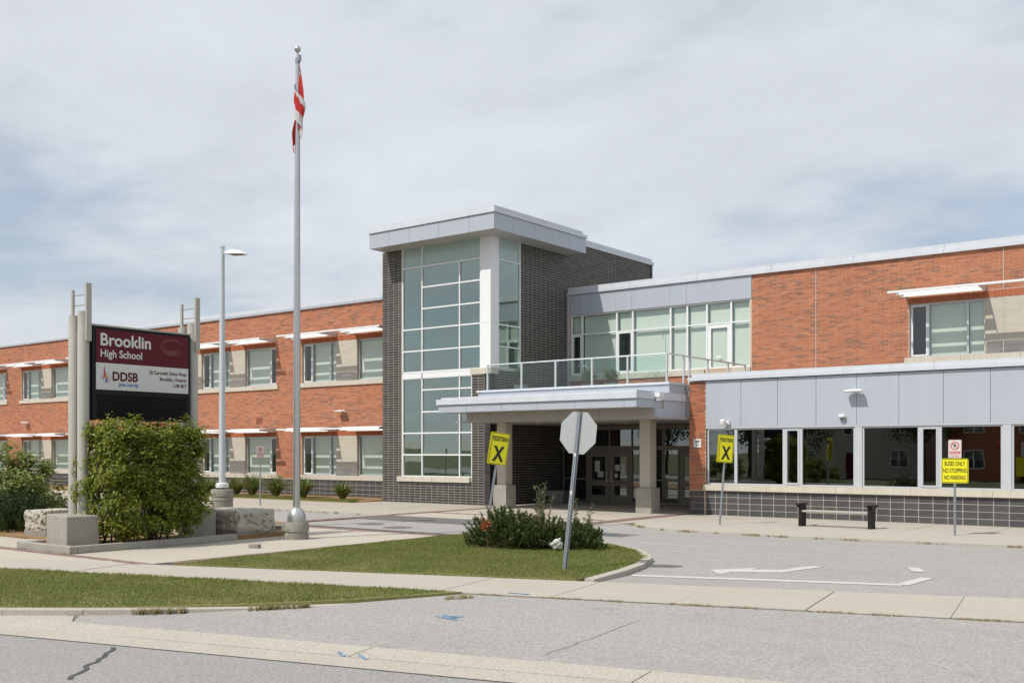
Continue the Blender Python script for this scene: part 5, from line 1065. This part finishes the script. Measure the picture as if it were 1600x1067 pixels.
# lawns
def lawn(name, poly, zf, n, h, label):
    xs = [p[0] for p in poly]; ys = [p[1] for p in poly]; Q = rng.uniform((min(xs), min(ys)), (max(xs), max(ys)), (int(n * 2.6), 2)); inside = np.zeros(len(Q), bool); j = len(poly) - 1
    for i in range(len(poly)):
        (xi, yi), (xj, yj) = poly[i], poly[j]; cnd = ((yi > Q[:, 1]) != (yj > Q[:, 1])) & (Q[:, 0] < (xj - xi) * (Q[:, 1] - yi) / (yj - yi + 1e-12) + xi); inside ^= cnd; j = i
    Q = Q[inside][:n]; m_ = len(Q); z = np.array([zf(x, y) for x, y in Q]); a = rng.uniform(0, 6.28, m_); clumpn = .65 + .7 * (np.sin(Q[:, 0] * 2.1 + 1.3 * np.sin(Q[:, 1] * 1.7)) * np.sin(Q[:, 1] * 2.7 + Q[:, 0]) * .5 + .5)
    hh = h * rng.uniform(.5, 1.25, m_) * clumpn; w = .006 + .005 * rng.random(m_); dx = np.cos(a) * w; dy = np.sin(a) * w; lx = rng.normal(0, .55, m_) * hh; ly = rng.normal(0, .55, m_) * hh
    V = np.stack([np.stack([Q[:, 0] - dx, Q[:, 1] - dy, z - .01], 1), np.stack([Q[:, 0] + dx, Q[:, 1] + dy, z - .01], 1), np.stack([Q[:, 0] + lx, Q[:, 1] + ly, z + hh], 1)], 1).reshape(-1, 3)
    return obj(name, fast_mesh(name, V, np.arange(m_ * 3).reshape(-1, 3), LM['grass']), label=label, cat='grass', kind='stuff')
vis_verge = [(-26, swlo(-26) - .03), (-9.85, swlo(-9.85) - .03)] + [(x - .12, y + .14) for x, y in reversed(kl[1:-1])]
lawn('verge_grass', vis_verge, lambda x, y: .012, 120000, .038, 'mown green grass of the verge between street and sidewalk'); lawn('island_grass', isl, lambda x, y: .02 + .03 * min(1, max(0, (y - 13) / 3)), 120000, .036, 'mown green grass of the island with dry edges')
lawn('bed_grass', [(-44, 28.95), (-30.55, 28.95), (-30.55, 29.5), (-44, 29.6)], lambda x, y: .045, 12000, .1, 'tufty grass edging the bed along the classroom wing')
# grass tufts in joints
V = []; F = []
def tufts(path, n, h, wd):
    for i in range(n):
        k_ = rng.integers(len(path) - 1); q = rng.random(); a, c = path[k_], path[k_ + 1]; x, y = lerp(a[0], c[0], q) + rng.normal(0, wd), lerp(a[1], c[1], q) + rng.normal(0, wd)
        if math.sin(x * 3.1 + y * 1.7) + math.sin(x * 7.3) < .1: continue
        for b_ in range(7):
            an = rng.uniform(0, 6.28); hh = h * rng.uniform(.4, 1.2); k0 = len(V); V.extend([(x - .006, y, -.06), (x + .006, y, -.06), (x + math.cos(an) * hh * .6, y + math.sin(an) * hh * .6, hh - .02)]); F.append((k0, k0 + 1, k0 + 2))
tufts([(x + .03, y - .04) for x, y in kl[6:]], 420, .07, .03); tufts([(-9.5, swlo(-9.5) - .02), (-1, swlo(-1) - .02)], 420, .04, .012); tufts([(x + .03, y - .03) for x, y in kp[:8]], 420, .07, .03); tufts([(x + .04, y) for x, y in ikp[1:6]], 200, .08, .03); tufts([(-44, 23.88), (-24, 23.88)], 350, .07, .03); tufts([(-21.6, 10.9), (-19.6, 10.9), (-19.55, 14.5)], 200, .07, .03)
obj('joint_weeds', fast_mesh('joint_weeds', np.array(V), np.array(F), lm('dry_weed', [(.30,.26,.12),(.22,.22,.08),(.38,.31,.16)])), label='dry weeds growing along kerb and sidewalk joints', cat='weeds', kind='stuff')

# ------------------------------------------------------------------ across the street (seen in the window reflections)
def tree(loc, h, r_, label, n=2600):
    t = thing('street_tree', loc, label, 'tree', 'trees across the street'); b = MB(); b.tube((0, 0, -.3), (.1, 0, h * .45), .2, .13, 10); top = Vector((.1, 0, h * .45)); b.tube(top, (0, .1, h * .85), .13, .03, 8); cs = []
    for i in range(9):
        a = i * 2.4; e = Vector((math.cos(a) * r_ * .75, math.sin(a) * r_ * .75, h * (.45 + .4 * rng.random()))); b.tube((0, 0, h * (.3 + .04 * i)), e, .07, .015, 6); cs.append(np.array(e))
    b.build('trunk', M['bark'], t, local=True); d = unit(n // 20); C = d * rng.uniform(.35, 1, (n // 20, 1)) * np.array([r_, r_, h * .34]) + np.array([0, 0, h * .62]); P = (C[:, None] + rng.standard_normal((len(C), 20, 3)) * .28).reshape(-1, 3)
    foliage(P, np.repeat(d, 20, 0) * .5, .3, LM['tree'], 'crown', t, local=True, face=np.repeat(d, 20, 0))
for x, y, h, r_, lb in ((-11, -22, 8, 2.8, 'broad tree across the street, in front of the brick house'), (-24.5, -25, 9, 3, 'tree across the street between the two houses'), (-33.5, -21, 8.5, 3, 'round tree across the street beside the siding house'), (-39, -24, 9.5, 3.2, 'tallest tree across the street'), (-44, -20, 7.5, 2.6, 'small tree across the street past the siding house'), (-52, -23, 9, 3.1, 'farthest tree across the street mirrored in the tower glass'), (-66, -22, 9, 3.2, 'lone tree across the street beyond the others'), (8, -22, 9, 3, 'tree across the street right of the brick house')): tree((x, y, -.2), h, r_, lb)
for x, y, h, lb in ((-36.5, -14, 2.2, 'bright round bush on the far side of the street, the larger one'), (-29.5, -15, 1.6, 'bright round bush on the far side of the street, the smaller one')): leafy_shrub((x, y, -.15), 1.7, 1.3, h, 2600, .22, LM['pale'], lb, 'round_bush', 'bushes across the street', 'bush')
def house(loc, w, d, h, m, label, roofm):
    t = thing('house', loc, label, 'house', 'houses across the street'); MB().box(-w/2, w/2, -d/2, d/2, -.3, h).build('wall', m, t, local=True)
    b = MB(); o = .5; b.add([(-w/2-o, -d/2-o, h+.003), (w/2+o, -d/2-o, h+.003), (w/2+o, d/2+o, h+.003), (-w/2-o, d/2+o, h+.003), (-w/2+2, 0, h+2.6), (w/2-2, 0, h+2.6)], [(0,1,5,4), (1,2,5), (2,3,4,5), (3,0,4), (0,3,2,1)]); b.build('roof', roofm, t, local=True)
    for fl in range(2):
        for i in range(3):
            x = -w/2 + w * (i + .5) / 3
            if fl == 0 and i == 1:
                MB().box(x - .55, x + .55, d/2, d/2 + .05, 0, 2.2).build('door', M['maroon'], t, local=True); continue
            f_ = MB().box(x - .75, x + .75, d/2, d/2 + .04, .9 + fl * 2.9, 2.4 + fl * 2.9).build('window', M['white'], t, local=True)
            for k_ in (-1, 1): MB().box(x + k_ * .36 - .31, x + k_ * .36 + .31, d/2 + .042, d/2 + .05, .98 + fl * 2.9, 2.32 + fl * 2.9).build('pane', GL['dark'], f_, local=True)
house((-17, -31, -.2), 12, 9, 6, M['brick'], 'two-storey brick house across the street', mat('shingles', (.09, .085, .085), .9, var=.5, scale=6)); house((-31.5, -33, -.2), 12, 9, 5.8, M['beige'], 'two-storey pale siding house across the street', mat('brown_shingles', (.12, .095, .08), .9, var=.5, scale=6))
